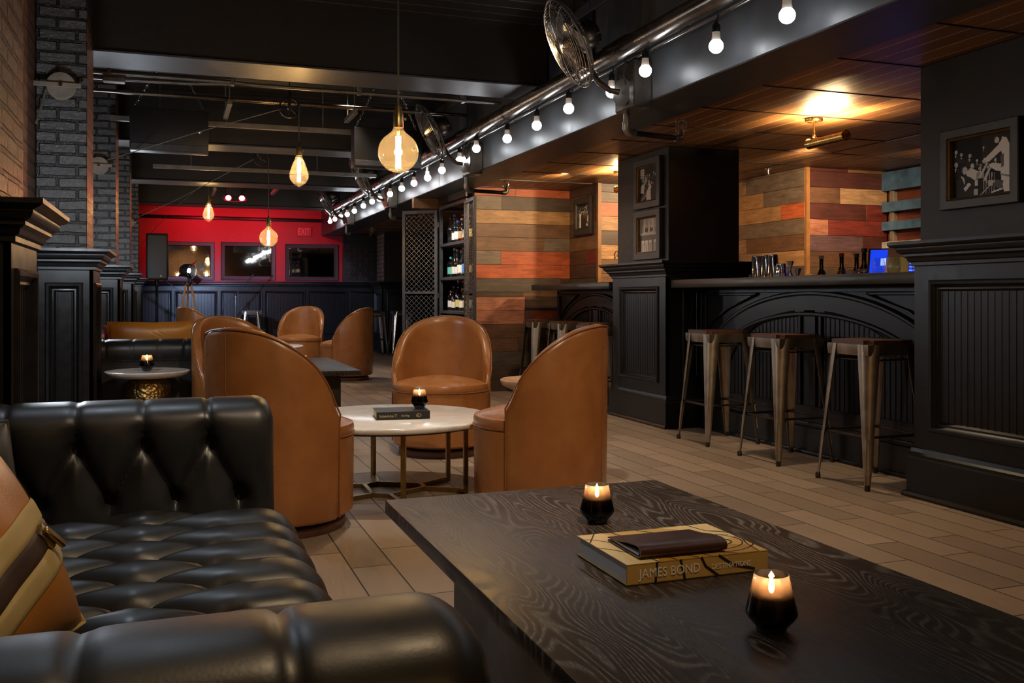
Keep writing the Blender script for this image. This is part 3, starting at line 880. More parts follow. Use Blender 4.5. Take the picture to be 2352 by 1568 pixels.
# ================================================================= CUSHIONS
def cushion_fn(W, Hh, T):
    def f(u, v):
        e = max(0,(1-abs(u)**2.6))**.55 * max(0,(1-abs(v)**2.6))**.55
        return T*e
    return f
def make_cushion(name, label, W, Hh, T, mat, loc, mat_rot, straps=False):
    t = thing(name, label, 'cushion', loc)
    t.rotation_euler = mat_rot
    f = cushion_fn(W, Hh, T)
    def co(u, v, off=0, side=1):
        # corners pulled in a little, ears pointed
        k = 1-.06*(1-abs(u*v))*max(abs(u),abs(v))**4
        wr = .004*math.sin(9*u+4*v)*(1-abs(u))*(1-abs(v)) + .006*math.exp(-((u-.1)**2+(v-.55)**2)/.03)*math.sin(40*(u+v))
        return (u*W/2*k, side*(f(u,v)+off+wr*0.8), v*Hh/2*k)
    n = 44
    mb = MB()
    for sd in (1,-1): mb.grid(lambda a, b: co(2*a-1, 2*b-1, 0, sd), n, n)
    bmesh.ops.remove_doubles(mb.bm, verts=mb.bm.verts[:], dist=.0006)
    mb.build('cover', mat, t, smooth=80)
    if straps:
        # two webbing bands and the zip between them, running across the front face
        def band(name, v0, v1, mat, off, wob=0):
            mb = MB()
            def g(a, b):
                u = -1+2*a; v = v0+(v1-v0)*b
                vv = v - .46 + .36*u - .08*u*u
                x, y, z = co(u*.985, max(-.985, min(.97, vv)), off + .0028*(1-abs(2*b-1)**6), -1)
                return (x, y, z)
            mb.grid(g, 60, 9)
            return mb.build(name, mat, t, smooth=80)
        band('webbing_band', -.22, -.02, G['cream_webbing'], .002)
        band('webbing_band', .16, .36, G['cream_webbing'], .002)
        band('zip_tape', -.03, .17, G['zip_brown'], .0012)
        x, y, z = co(.55, .07-.46+.198-.024, .006, -1)
        mb = MB(); mb.box(-.012,.012,-.005,.005,-.018,.018,.003,2); mb.box(-.006,.006,-.012,-.004,-.03,.012,.002,1)
        mb.build('zip_slider', G['old_brass'], t, (x, y, z), (0,R(-35),0), smooth=40)
    pts = [co(math.cos(R(a))*1.0 if False else max(-1,min(1,1.45*math.cos(R(a)))), max(-1,min(1,1.45*math.sin(R(a)))), 0, 1) for a in range(0,360,5)]
    MB().tube(pts, .004, 6, closed=True).build('piped_edge', G['cream_webbing'] if straps else mat, t)
    return t
make_cushion('throw_cushion', 'tan leather cushion with cream webbing bands and brown zip, foreground sofa', .46, .37, .08, G['orange_leather'], (-.297,1.44,.625), (R(-30),R(0),R(70)), True)
make_cushion('throw_cushion', 'dark grey leather cushion edge behind the tan strapped cushion, foreground sofa', .20, .21, .045, G['grey_leather'], (-.37,2.03,.63), (R(-16),0,R(40)))
make_cushion('throw_cushion', 'plain tan leather cushion with pointed corners behind the far sofa arm', .58, .34, .06, G['orange_leather'], (-.12,6.86,.645), (R(10),0,R(4)))
make_cushion('throw_cushion', 'small cushion with red light put into its colour, beside the tan one on far sofa', .28, .28, .06, G['dark_red'], (-.335,7.2,.64), (R(-12),0,R(50)))

# ================================================================= SIDE TABLES
t = thing('side_table', 'white round-topped side table on hammered brass drum, beside far sofa', 'side table', (-.140,6.13,0))
MB().lathe([(0,.488),(.12,.488),(.20,.495),(.238,.513),(.246,.528),(.243,.532),(.235,.533),(.228,.531),(0,.531)], 56).build('tray_top', G['white_marble'], t, smooth=50)
MB().lathe([(0,0),(.125,0),(.132,.01),(.134,.1),(.134,.36),(.131,.43),(.12,.465),(.10,.482),(.09,.488),(0,.488)], 56).build('drum_base', G['hammered_brass'], t, smooth=50)
t = thing('side_table', 'pale wooden bowl-topped side table behind the chair nearest the bar', 'side table', (1.93,4.78,0))
MB().lathe([(0,.468),(.11,.468),(.19,.476),(.235,.497),(.247,.519),(.247,.527),(.241,.531),(.233,.529),(.222,.522),(.21,.518),(0,.516)], 56).build('tray_top', G['pale_wood'], t, smooth=50)
MB().lathe([(0,0),(.13,0),(.13,.02),(.03,.04),(.028,.40),(.08,.455),(.1,.468),(0,.468)], 40).build('pedestal_base', G['pale_wood'], t, smooth=50)

# ================================================================= TEA LIGHTS
def make_votive(label, group='smoked glass tea lights', flame_power=.35):
    t = thing('tea_light', label, 'candle', (0,0,0), 0, group)
    pr = [(0,.0),(.0235,.0),(.0255,.002),(.026,.006),(.029,.011),(.038,.021),(.0425,.028),(.0432,.031),(.0425,.035),(.0385,.052),(.033,.075),(.0285,.095),(.0278,.0955),(.0265,.094),
          (.031,.075),(.0365,.052),(.0405,.035),(.0405,.031),(.036,.022),(.026,.014),(0,.013)]
    MB().lathe(pr, 40).build('glass_cup', G['smoked_ombre_glass'], t, smooth=60)
    c = MB().lathe([(0,.0135),(.0195,.0135),(.0195,.056),(.018,.058),(.006,.0565),(0,.0565)], 24).build('wax_candle', G['wax'], t, smooth=50)
    MB().cyl((0,0,.056),(0,0,.064),.0009,n=6).build('wick', G['cord_black'], c)
    MB().lathe([(0,.062),(.003,.064),(.0052,.070),(.0048,.077),(.0025,.087),(0,.097)], 14).build('flame', G['flame_glow'], c, smooth=60)
    return t
tl = make_votive('lit smoked glass tea light right of the yellow book, near edge'); tl.location = (.947, 1.33, .42)
dup(tl, (.993,2.115,.42), 0, 'lit smoked glass tea light behind the yellow book, far edge of table')
dup(tl, (1.17,4.585,.4225), 0, 'lit smoked glass tea light standing on the black book')
dup(tl, (-.143,6.09,.5335), 0, 'lit smoked glass tea light on the white brass-drum side table')
dup(tl, (.985,7.62,.42), 0, 'lit smoked glass tea light on the far dark table')

# ================================================================= BOOKS AND MENUS
def text_mesh(name, body, size, mat, M, parent, extrude=.0004, font_scale=1.0, align='LEFT', space=1.0):
    cu = bpy.data.curves.new(name, 'FONT'); cu.body = body; cu.size = size; cu.extrude = extrude; cu.align_x = align; cu.space_character = space
    o = bpy.data.objects.new('tmp_text', cu); COL.objects.link(o)
    dg = bpy.context.evaluated_depsgraph_get(); me = bpy.data.meshes.new_from_object(o.evaluated_get(dg))
    bpy.data.objects.remove(o); bpy.data.curves.remove(cu)
    me.transform(M); me.materials.clear(); me.materials.append(mat); me.name = name
    r = bpy.data.objects.new(name, me); COL.objects.link(r)
    if parent: r.parent = parent
    return r
# matrix: text x -> +x, text y -> +z, facing -y
def spineM(x, y, z, sx=1.0, sy=1.0):
    return Matrix(((sx,0,0,x),(0,0,-1,y),(0,sy,0,z),(0,0,0,1)))
t = thing('book', 'thick yellow hardback with black line pattern and white spine title', 'book', (.826,1.624,.4212))
W_, D_, H_ = .322, .236, .041
mb = MB(); mb.box(0, W_, 0, .004, 0, H_, .0012, 1); mb.box(0, W_, 0, D_, 0, .0032, .001, 1); mb.box(0, W_, 0, D_, H_-.0032, H_, .001, 1)
cov = mb.build('cover', G['book_yellow'], t, smooth=30)
MB().box(.005, W_-.004, .004, D_-.006, .0033, H_-.0033).build('pages', G['paper'], t, smooth=0)
def strip(pts, w, mat, z, name, parent, y=None):
    """flat printed line on the cover top (z) or on the spine (y)"""
    mb = MB(); L = []
    for i, p in enumerate(pts):
        a = Vector(pts[max(0,i-1)]); b = Vector(pts[min(len(pts)-1,i+1)]); d = (b-a).normalized(); n = Vector((-d.y, d.x))
        q0 = Vector(p)+n*w/2; q1 = Vector(p)-n*w/2
        if y is None: L.append((mb.v((q0.x,q0.y,z)), mb.v((q1.x,q1.y,z))))
        else: L.append((mb.v((q0.x,y,q0.y)), mb.v((q1.x,y,q1.y))))
    for a, b in zip(L, L[1:]): mb.f([a[0], a[1], b[1], b[0]])
    return mb.build(name, mat, parent, smooth=0)
def blob(pts, mat, z, name, parent):
    mb = MB(); mb.f([mb.v((*p, z)) for p in pts]); return mb.build(name, mat, parent, smooth=0)
zt = H_+.0003
blob([(.0,.0),(.07,.0),(.105,.07),(.085,.14),(.06,.236),(0,.236)], G['book_cream'], zt, 'cover_panel', cov)
blob([(.20,.236),(.322,.236),(.322,.12),(.29,.10),(.255,.14),(.235,.2)], G['book_cream'], zt, 'cover_panel', cov)
blob([(.07,.0),(.30,.0),(.31,.05),(.25,.075),(.16,.09),(.105,.07)], G['book_ochre'], zt, 'cover_panel', cov)
zl = H_+.0006
def arc(cx, cy, rx, ry, a0, a1, n=18): return [(cx+rx*math.cos(R(a0+(a1-a0)*i/n)), cy+ry*math.sin(R(a0+(a1-a0)*i/n))) for i in range(n+1)]
for k, p in enumerate([arc(.24,.09,.05,.03,-160,150), arc(.24,.095,.075,.06,-170,120), arc(.24,.1,.10,.085,-150,60), [(.07,0),(.06,.05),(.02,.11),(0,.13)], [(.11,0),(.1,.03),(.07,.08),(.05,.15),(.02,.19),(0,.2)],
          [(.16,0),(.13,.04),(.11,.09),(.1,.16),(.08,.236)], [(.19,0),(.17,.03),(.165,.06)], [(.25,0),(.2,.03),(.18,.07)], [(.30,0),(.31,.06),(.322,.09)], [(.14,.236),(.17,.2),(.21,.19)], [(.27,.236),(.285,.18),(.322,.16)], [(0,.17),(.04,.236)]]):
    strip(p, .0032, G['book_line'], zl, 'cover_line', cov)
for p in ([(.062,.0),(.066,.041)], [(.128,.0),(.118,.041)], [(.205,.0),(.175,.022),(.165,.041)], [(.29,.006),(.24,.018),(.205,.041)]):
    strip(p, .0055, G['book_line'], 0, 'spine_line', cov, y=-.0005)
text_mesh('spine_title', 'JAMES BOND', .0235, G['white_ink'], spineM(.026,-.0008,.0125,.98,1.1), t, .0002, space=1.02)
text_mesh('spine_subtitle', 'DESTINATIONS', .0145, G['white_ink'], spineM(.188,-.0008,.0145,.90,1.0), t, .0002, space=1.03)
text_mesh('cover_signature', 'DESTINATIONS', .008, G['book_line'], Matrix.Translation(Vector((.262,.155,zl))) @ Matrix.Rotation(R(-28),4,'Z'), t, .0001)

t = thing('menu_folder', 'brown leather check folder lying on the yellow book', 'folder', (.865,1.645,.4632))
t.rotation_euler = (0,0,R(-1))
pts = []
for (y, z) in ((.15,.0012),(.10,.0012),(.02,.0012),(.006,.0015),(-.002,.005),(-.005,.012),(-.002,.02),(.006,.0245),(.02,.0255),(.06,.0215),(.10,.0145),(.15,.0095)): pts.append((y, z))
def folder(mb, x0, x1, th=.0026):
    o = []
    for k, (y, z) in enumerate(pts):
        a = pts[max(0,k-1)]; b = pts[min(len(pts)-1,k+1)]; ty, tz = b[0]-a[0], b[1]-a[1]; l = math.hypot(ty,tz); o.append((y+tz/l*-th*-1*-1, z-ty/l*-th*-1*-1) if False else (y-tz/l*th*-1, z+ty/l*th*-1))
    poly = pts + o[::-1]
    A = [mb.v((x0, y, z)) for y, z in poly]; B = [mb.v((x1, y, z)) for y, z in poly]
    n = len(pts); m = len(poly)
    for i in range(m): mb.f([A[i], A[(i+1)%m], B[(i+1)%m], B[i]])
    for i in range(n-1):
        for S_ in (A, B): mb.f([S_[i], S_[i+1], S_[m-2-i], S_[m-1-i]])
    return mb
folder(MB(), 0, .195).build('leather_cover', G['menu_leather'], t, smooth=50)
MB().box(.004, .19, .012, .14, .0045, .0085).build('paper_insert', G['paper'], t, smooth=0)

t = thing('book', 'black hardback with gold spine lettering on the marble table', 'book', (.932,4.492,.382))
t.rotation_euler = (0,0,R(-6))
mb = MB(); mb.box(0,.262,0,.004,0,.04,.0012,1); mb.box(0,.262,0,.185,0,.003,.001,1); mb.box(0,.262,0,.185,.037,.04,.001,1); mb.build('cover', G['book_black'], t, smooth=30)
MB().box(.004,.258,.004,.18,.0031,.0369).build('pages', G['label_tan'], t, smooth=0)
text_mesh('spine_title', 'The Drinks We Drink', .0125, G['gold_foil'], spineM(.014,-.0006,.013,.62,1.25), t, .0002)
text_mesh('spine_volume', 'VOL', .0085, G['gold_foil'], spineM(.088,-.0006,.022,.8,1), t, .0002)
text_mesh('spine_number', 'II', .0085, G['gold_foil'], spineM(.091,-.0006,.012,.9,1), t, .0002)
text_mesh('spine_author', 'Berks & Clegg', .0105, G['gold_foil'], spineM(.122,-.0006,.015,.62,1.1), t, .0002)
MB().tube([(.206+.012*math.cos(R(a)), -.0006, .019+.008*math.sin(R(a))) for a in range(0,360,20)], .0009, 5, closed=True).build('spine_emblem', G['gold_foil'], t)
text_mesh('spine_mark', 'III', .010, G['gold_foil'], spineM(.199,-.0006,.0155,1.1,.9), t, .0002)
t = thing('menu_folder', 'closed black menu on the far white marble table', 'folder', (1.05,11.83,.382))
MB().box(0,.24,0,.16,0,.004,.001,1).build('back_board', G['black_plastic'], t, smooth=30)
MB().box(0,.24,0,.16,.005,.028,.004,1).build('front_board', G['black_plastic'], t, smooth=30)

# ================================================================= BAR STOOLS
def make_stool(label, group, seat='walnut_seat', metal='gun_metal'):
    t = thing('bar_stool', label, 'stool', (0,0,0), 0, group)
    top, foot = .148, .198
    h = .735
    for sx in (-1,1):
        for sy in (-1,1):
            # pressed-steel leg: a rolled quarter tube that narrows to the foot
            mb = MB(); rings = []
            for k in range(13):
                u = k/12; z = h*(1-u)+.0*u
                c = top+(foot-top)*u
                rad = .056*(1-u)+.015*u
                if u > .95: rad = .0135
                zz = max(z, .0)
                pts = []
                for i in range(10):                       # outward convex arc
                    a = R(-54+108*i/9+45)
                    pts.append((sx*(c-rad+rad*1.25*math.cos(a)), sy*(c-rad+rad*1.25*math.sin(a)), zz))
                for i in range(9,-1,-1):
                    a = R(-54+108*i/9+45); q = rad*1.25-.003
                    pts.append((sx*(c-rad+q*math.cos(a)), sy*(c-rad+q*math.sin(a)), zz))
                rings.append([mb.v(p) for p in pts])
            mb.loft(rings); lg = mb.build('leg', G[metal], t, smooth=50)
            cx = foot-.012+.0
            MB().lathe([(0,0),(.013,0),(.0145,.008),(.0125,.03),(0,.03)], 12, (sx*(foot-.006), sy*(foot-.006), 0)).build('foot_cap', G['dark_bronze'], lg)
            # embossed slot near the foot
            c = top+(foot-top)*.72; d = .7071
            z0, z1 = .10, .26
            e0 = top+(foot-top)*(1-z0/h); e1 = top+(foot-top)*(1-z1/h)
            k0 = .034*(z0/h)+.012*(1-z0/h); k1 = .034*(z1/h)+.012*(1-z1/h)
            def sp(z, da):
                c = top+(foot-top)*(1-z/h); rr = .056*(z/h)+.015*(1-z/h); a = R(45+da); return (sx*(c-rr+rr*1.27*math.cos(a)), sy*(c-rr+rr*1.27*math.sin(a)), z)
            MB().tube([sp(z0,0),sp(z0+.012,-16),sp(.18,-13),sp(z1-.012,-12),sp(z1,0),sp(z1-.012,12),sp(.18,13),sp(z0+.012,16)], .0022, 5, closed=True).build('pressed_slot', G[metal], lg)
    def rail(z, name, r, w=.94):
        c = (top+(foot-top)*(1-z/h))*w
        for k in range(4):
            a = [(-c,-c),(c,-c),(c,c),(-c,c)][k]; b = [(c,-c),(c,c),(-c,c),(-c,-c)][k]
            MB().tube([(a[0],a[1],z),((a[0]+b[0])/2,(a[1]+b[1])/2,z),(b[0],b[1],z)], r, 8).build(name, G['dark_bronze'], t)
    rail(.265, 'foot_rail', .0075); rail(.655, 'brace_rail', .005)
    mb = MB(); s = .158
    mb.rect_moulding(-s+.012, s-.012, -s+.012, s-.012, [(.008,.678),(.012,.70),(.012,.735)])
    o = mb.build('seat_apron', G[metal], t, smooth=30)
    mb = MB(); mb.box(-.157,.157,-.157,.157,.735,.757)
    es = [e for e in mb.bm.edges if abs(e.verts[0].co.z-e.verts[1].co.z) > .01]
    bmesh.ops.bevel(mb.bm, geom=es, offset=.035, segments=5, affect='EDGES')
    mb.build('seat', G[seat], t, smooth=40)
    return t
SG = 'bar stools with wooden seats'
st = make_stool('metal bar stool with wood seat nearest the right pier', SG); st.location = (3.49,4.02,0)
dup(st, (3.49,4.765,0), R(1), 'metal bar stool with wood seat, middle of the near three', SG)
dup(st, (3.49,5.51,0), R(-1), 'metal bar stool with wood seat next to the pier with two photographs', SG)
dup(st, (3.485,7.36,0), 0, 'metal bar stool just left of the far pier, half behind a chair', SG)
dup(st, (3.485,8.02,0), 0, 'metal bar stool in the middle of the far three', SG)
dup(st, (3.485,8.68,0), 0, 'metal bar stool nearest the plank wall, last of the far three', SG)
st2 = make_stool('bare steel stool standing before the panelled back wall', 'bare steel stools', 'dark_wood', 'steel'); st2.location = (1.27,16.55,0)
dup(st2, (3.2,15.62,0), 0, 'left of two shiny steel stools beside the far brick pier', 'bare steel stools')
dup(st2, (3.66,15.6,0), 0, 'right of two shiny steel stools beside the far brick pier', 'bare steel stools')
# ================================================================= BAR
def bar_front(name, label, y0, y1, ctr, ylist=None):
    """panelled bar front: face at x=3.74 looking -x; two nested arches and beadboard in each bay"""
    t = thing(name, label, 'bar', (3.74, y0, 0), 0, 'bar counters')
    w = y1-y0; c = ctr-y0
    M = faceM('-x', .015, 0)
    MB(M).box(0, w, -.22, 0, 0, 1.045).build('carcass', G['black_paint'], t, smooth=0)
    def arch(mb, cx, half, zs, rise, prof, z0=None, n=40, clipx=None):
        """sweep a moulding along an elliptical arch; prof = (radial offset, out)"""
        rings = []
        for i in range(n+1):
            a = PI - PI*i/n
            dx, dz = half*math.cos(a), rise*math.sin(a)
            nx, nz = math.cos(a)/half, math.sin(a)/rise; l = math.hypot(nx, nz); nx, nz = nx/l, nz/l
            cl = clipx or (.02, w-.02)
            if not (cl[0] <= cx+dx <= cl[1]): continue
            rings.append([mb.v((cx+dx+nx*o, h, zs+dz+nz*o)) for o, h in prof])
        for a, b in zip(rings, rings[1:]):
            for k in range(len(prof)-1): mb.f([a[k], a[k+1], b[k+1], b[k]])
    mould = [(-.018,0),(-.016,.014),(-.006,.022),(.006,.022),(.016,.012),(.018,0)]
    band = [(-.12,0),(-.115,.014),(.02,.014),(.025,0)]
    mb = MB(M)
    hw = min(c, w-c)+.08; arch(mb, c, hw-.02, .42, .575, band); arch(mb, c, hw, .42, .585, mould); arch(mb, c, hw-.135, .42, .455, mould)
    mb.build('arch_moulding', G['black_paint'], t, smooth=35)
    # inner panels either side of the centre stile
    mb = MB(M)
    mb.box(c-.055, c+.055, 0, .014, .2, .9, .002, 1)
    arch(mb, c, .93, .42, .475, [(-.014,0),(-.012,.012),(0,.018),(.012,.010),(.014,0)], clipx=(c-1, c-.10)); 
    arch(mb, c, .93, .42, .475, [(-.014,0),(-.012,.012),(0,.018),(.012,.010),(.014,0)], clipx=(c+.10, c+1))
    for sg in (-1,1):
        mb.box(c+sg*.10-.012, c+sg*.10+.012, 0, .016, .3, .42+.475*math.sqrt(1-(.10/.93)**2), .003, 1)
    mb.build('panel_moulding', G['black_paint'], t, smooth=35)
    for sg in (-1, 1):
        mb = MB(M); d = .135
        while d < min(.88, c-.05, w-c-.05):
            x = c+sg*d
            zt = .42+.455*math.sqrt(max(0, 1-(d/.90)**2))
            mb.box(x-.004, x+.004, 0, .004, .28, max(.3, zt)); d += .042
        mb.build('beadboard', G['black_paint'], t, smooth=0)
    for sg in (-1, 1):
        mb = MB(M)
        xe = w-.03 if sg > 0 else .03
        q = abs(xe-c); P = [(xe, 1.0), (c+sg*q*.46, 1.0), (c+sg*q*.75, .90), (c+sg*q*.92, .80), (xe, .70)]
        pts = [(p[0], .008, p[1]) for p in P]
        mb.tube(pts, .011, 6, closed=True)
        mb.build('spandrel_moulding', G['black_paint'], t, smooth=35)
    mb = MB(M)
    mb.box(0, w, 0, .03, 0, .17, .003, 1); mb.box(0, w, 0, .022, .17, .2, .006, 2); mb.box(0, w, 0, .045, 0, .025, .008, 2); mb.box(0,w,0,.016,.2,.3,.002,1)
    mb.box(0, .05, 0, .016, .2, 1.04, .002, 1); mb.box(w-.05, w, 0, .016, .2, 1.04, .002, 1); mb.box(0,w,0,.016,1.01,1.045,.002,1)
    mb.build('bar_skirting', G['black_paint'], t, smooth=30)
    return t
bar_front('bar_counter', 'near black panelled bar front with arch mouldings between the two piers', 3.715, 6.115, 4.86)
bar_front('bar_counter', 'far black panelled bar front with arch moulding beside the plank wall', 7.135, 8.93, 8.01)
def worktop(label, y0, y1, x0=3.50, x1=4.32):
    t = MB().box(x0, x1, y0, y1, 1.048, 1.108, .006, 2).build('worktop', G['bar_top'], None, smooth=30)
    return tag(t, label, 'bar top', 'worn black bar tops')
worktop('worn black bar top carrying steel shakers, near bar section', 3.675, 6.145, 3.49)
worktop('black bar top of the far bar section, ending at the plank wall', 7.135, 8.95, 3.46, 3.985)
# back bar shelf under the planks
t = MB().box(4.6, 5.19, 3.7, 6.76, 0, .93, .004, 1).build('back_bar_cabinet', G['dark_wood'], None, smooth=30)
tag(t, 'low dark back bar cabinet behind the near bar', 'cabinet')
t = MB().box(5.24, 6.1, 3.7, 6.78, 0, 1.10, .004, 1).build('back_bar_cabinet', G['dark_wood'], None, smooth=30)
tag(t, 'dark back bar cabinet holding the till and bottles', 'cabinet')

# shakers and jiggers: steel tins standing on the bar top
def tin(name, label, prof, x, y, group=None):
    o = MB().lathe(prof, 32).build(name, G['chrome'], None, (x, y, 1.109), smooth=45); return tag(o, label, 'shaker' if 'shaker' in name else 'jigger', group)
tall = [(0,0),(.043,0),(.0455,.004),(.0445,.012),(.034,.150),(.031,.158),(0,.160)]
tin('cocktail_shaker', 'tall steel shaker tin, leftmost of the three tall ones', tall, 3.87, 5.605, 'tall steel shaker tins')
tin('cocktail_shaker', 'tall steel shaker tin, middle of the three tall ones', [(r*1.0, z*1.03) for r, z in tall], 3.875, 5.505, 'tall steel shaker tins')
tin('cocktail_shaker', 'tall steel shaker tin, right of the three tall ones', [(r*1.0, z*1.02) for r, z in tall], 3.86, 5.405, 'tall steel shaker tins')
tin('cocktail_shaker', 'short steel shaker tin beside the tall ones', [(0,0),(.039,0),(.041,.004),(.033,.09),(.030,.096),(0,.098)], 3.85, 5.30)
tin('jigger', 'tall double-ended steel jigger right of the short tin', [(0,0),(.026,0),(.026,.002),(.007,.048),(.006,.055),(.025,.110),(.024,.110),(.005,.056),(0,.054)], 3.86, 5.215)
tin('jigger', 'small steel jigger at the right end of the shakers', [(0,0),(.012,0),(.008,.004),(.026,.06),(.025,.06),(.007,.006),(0,.006)], 3.86, 5.135)
o = MB().sph((0,0,.011), .028, 20, 10, (1,1,.45)).build('lime_half', G['pale_lime'], None, (3.86,5.0,1.109)); tag(o, 'small pale citrus half lying on the bar top right of jiggers', 'fruit')

# ================================================================= BOTTLES
SHAPES = dict(
 tall=[(0,0),(.036,0),(.038,.006),(.038,.17),(.034,.195),(.018,.225),(.0145,.24),(.0145,.30),(.0155,.302),(.0155,.312),(0,.312)],
 round=[(0,0),(.042,0),(.046,.008),(.047,.10),(.045,.14),(.030,.175),(.016,.19),(.0145,.235),(.016,.237),(.016,.247),(0,.247)],
 square=[(0,0),(.040,0),(.044,.008),(.044,.16),(.036,.178),(.016,.187),(.0145,.21),(.017,.212),(.017,.222),(0,.222)],
 wine=[(0,0),(.036,0),(.038,.006),(.038,.18),(.030,.215),(.0155,.24),(.014,.31),(0,.312)])
def bottle(label, shape, glass, x, y, z, capm='cap_black', lab=None, sc=1.0, group=None, labz=(.04,.12)):
    t = thing('bottle', label, 'bottle', (x, y, z+.001), 0, group)
    pr = [(r*sc, q*sc) for r, q in SHAPES[shape]]
    MB().lathe(pr, 20).build('glass_body', G[glass], t, smooth=50)
    zt = pr[-1][1]; rn = pr[-3][0]
    MB().lathe([(0,zt-.001),(rn*1.0+.002,zt-.001),(rn+.002,zt+.022*sc),(0,zt+.024*sc)], 14).build('cap', G[capm], t, smooth=45)
    if lab:
        r0 = max(r for r, q in pr)+.0006
        MB().lathe([(r0, labz[0]*sc), (r0, labz[1]*sc)], 20).build('label', G[lab], t, smooth=60)
    return t
# ================================================================= CABINET OF BOTTLES
X0, X1, Y0, Y1, ZT = 2.85, 3.28, 9.24, 10.27, 2.0
t = thing('bottle_cabinet', 'tall black metal cabinet with open mesh doors and three bottle shelves', 'cabinet', (X0, Y0, 0))
D_, W_ = X1-X0, Y1-Y0
f = .035
mb = MB()
for y in (0, W_-f): mb.box(0, f, y, y+f, 0, ZT, .002, 1); mb.box(D_-f, D_, y, y+f, 0, ZT, .002, 1)
mb.box(0, f, f, W_-f, ZT-f, ZT, .002, 1); mb.box(0, f, f, W_-f, 0, f, .002, 1)
mb.box(f, D_-f, 0, f, ZT-f, ZT); mb.box(f, D_-f, W_-f, W_, ZT-f, ZT); mb.box(D_-f, D_, f, W_-f, ZT-f, ZT)
mb.build('frame', G['iron_frame'], t, smooth=30)
SH = (1.575, 1.20, .83, .43)
for z in SH: MB().box(.002, D_-.01, f, W_-f, z-.032, z, .002, 1).build('shelf', G['iron_frame'], t, smooth=30)
MB().box(D_, D_+.012, 0, W_, 0, ZT).build('back_board', G['black_metal'], t, smooth=0)
def mesh_panel(w, z0, z1, M, name, parent, sx=.030, sz=.058, r=.0023):
    """expanded metal: zig-zag strands meeting in diamonds"""
    mb = MB(M); n = int(w/sx)
    for i in range(n+1):
        x = w*i/n; pts = []; k = 0; z = z0
        while z <= z1+1e-6:
            s = 1 if (k % 2) == 0 else -1
            q = sx*.5*s*(1 if i % 2 == 0 else -1)
            pts.append((min(w, max(0, x+q)), 0, z)); z += sz/2; k += 1
        mb.tube(pts, r, 4)
    return mb.build(name, G['mesh_metal'], parent, smooth=0)
def mesh_door(M, w, name, hand):
    z0, z1 = .06, 1.97
    d = MB(M); b = .038
    d.box(0, b, -.014, .014, z0, z1, .002, 1); d.box(w-b, w, -.014, .014, z0, z1, .002, 1)
    d.box(b, w-b, -.014, .014, z0, z0+b, .002, 1); d.box(b, w-b, -.014, .014, z1-b, z1, .002, 1); d.box(b, w-b, -.014, .014, 1.015, 1.045, .002, 1)
    o = d.build('door', G['iron_frame'], t, smooth=30)
    mesh_panel(w-2*b, 1.045, z1-b, M @ Matrix.Translation(Vector((b,0,0))), 'mesh_infill', o)
    mesh_panel(w-2*b, z0+b, 1.015, M @ Matrix.Translation(Vector((b,0,0))), 'mesh_infill', o)
    for z in (.25, 1.0, 1.8): MB(M).cyl((-.006,0,z-.03),(-.006,0,z+.03),.008,n=10).build('hinge', G['iron_frame'], o)
    return o
# far door stands open across the aisle, near door folded towards the camera
mesh_door(rotm(R(136), (-.012, W_+.012, 0)), .46, 'door', 1)
mesh_door(rotm(R(-96), (-.012, -.012, 0)), .50, 'door', -1)
mesh_panel(W_-2*f, .46, ZT-f, faceM('-x', D_-.03, f), 'mesh_back', t, .04, .07, .0015)
# bottles, front row then back row, by shelf
bx = X0
row1 = [('tall','clear_bottle','cap_black',None,.9),('tall','clear_bottle','cap_blue','label_white',.95),('square','clear_bottle','cap_blue','label_white',1.0),('round','amber_liquor','cap_cork','label_tan',.95),('tall','amber_liquor','cap_black','label_white',1.0),('round','clear_bottle','cap_cork','label_yellow',1.0)]
row2 = [('square','clear_bottle','cap_teal','label_teal',.95),('tall','clear_bottle','cap_teal','label_white',.95),('tall','clear_bottle','cap_cork','label_white',.9),('round','clear_bottle','cap_cork','label_white',1.05),('square','clear_bottle','cap_cork','label_blue',1.1),('tall','amber_liquor','cap_black','label_tan',.95)]
row3 = [('square','amber_liquor','cap_cork','label_white',.9),('tall','amber_liquor','cap_black','label_white',.8),('tall','dark_glass','cap_red','label_yellow',1.0),('round','clear_bottle','cap_cork','label_white',.9),('tall','amber_liquor','cap_red','label_tan',.95),('round','amber_liquor','cap_cork','label_white',1.0)]
NAMEG = dict(clear_bottle='clear', amber_liquor='amber', dark_glass='dark', green_glass='green')
ORD = ['first','second','third','fourth','fifth','sixth','seventh','eighth','ninth','tenth','eleventh','twelfth','thirteenth','fourteenth','fifteenth','sixteenth','seventeenth','eighteenth','nineteenth','twentieth','twenty-first','twenty-second','twenty-third']
for z, row, sn in ((SH[0],row1,'top'),(SH[1],row2,'middle'),(SH[2],row3,'lowest')):
    n = len(row)
    for i, (shp, gl, cp, lb, sc) in enumerate(row):
        y = Y1-.13-i*.150+random.uniform(-.01,.01)
        bottle('%s bottle with %s cap, %s from the left, front of %s cabinet shelf' % (NAMEG[gl], cp.replace('cap_',''), ORD[i], sn), shp, gl, bx+.085+random.uniform(0,.02), y, z, cp, lb, sc, 'bottles on the cabinet shelves')
    for i in range(5):
        y = Y1-.205-i*.150; gl = ('clear_bottle','amber_liquor','clear_bottle')[(i+n) % 3]
        bottle('%s bottle in the back row of %s cabinet shelf, %s from the left' % (NAMEG[gl], sn, ORD[i]), ('tall','round','tall','square')[(i) % 4], gl, bx+.225, y, z, ('cap_cork','cap_black','cap_blue')[i % 3], ('label_white','label_tan',None,'label_white')[i % 4], 1.0, 'bottles on the cabinet shelves')
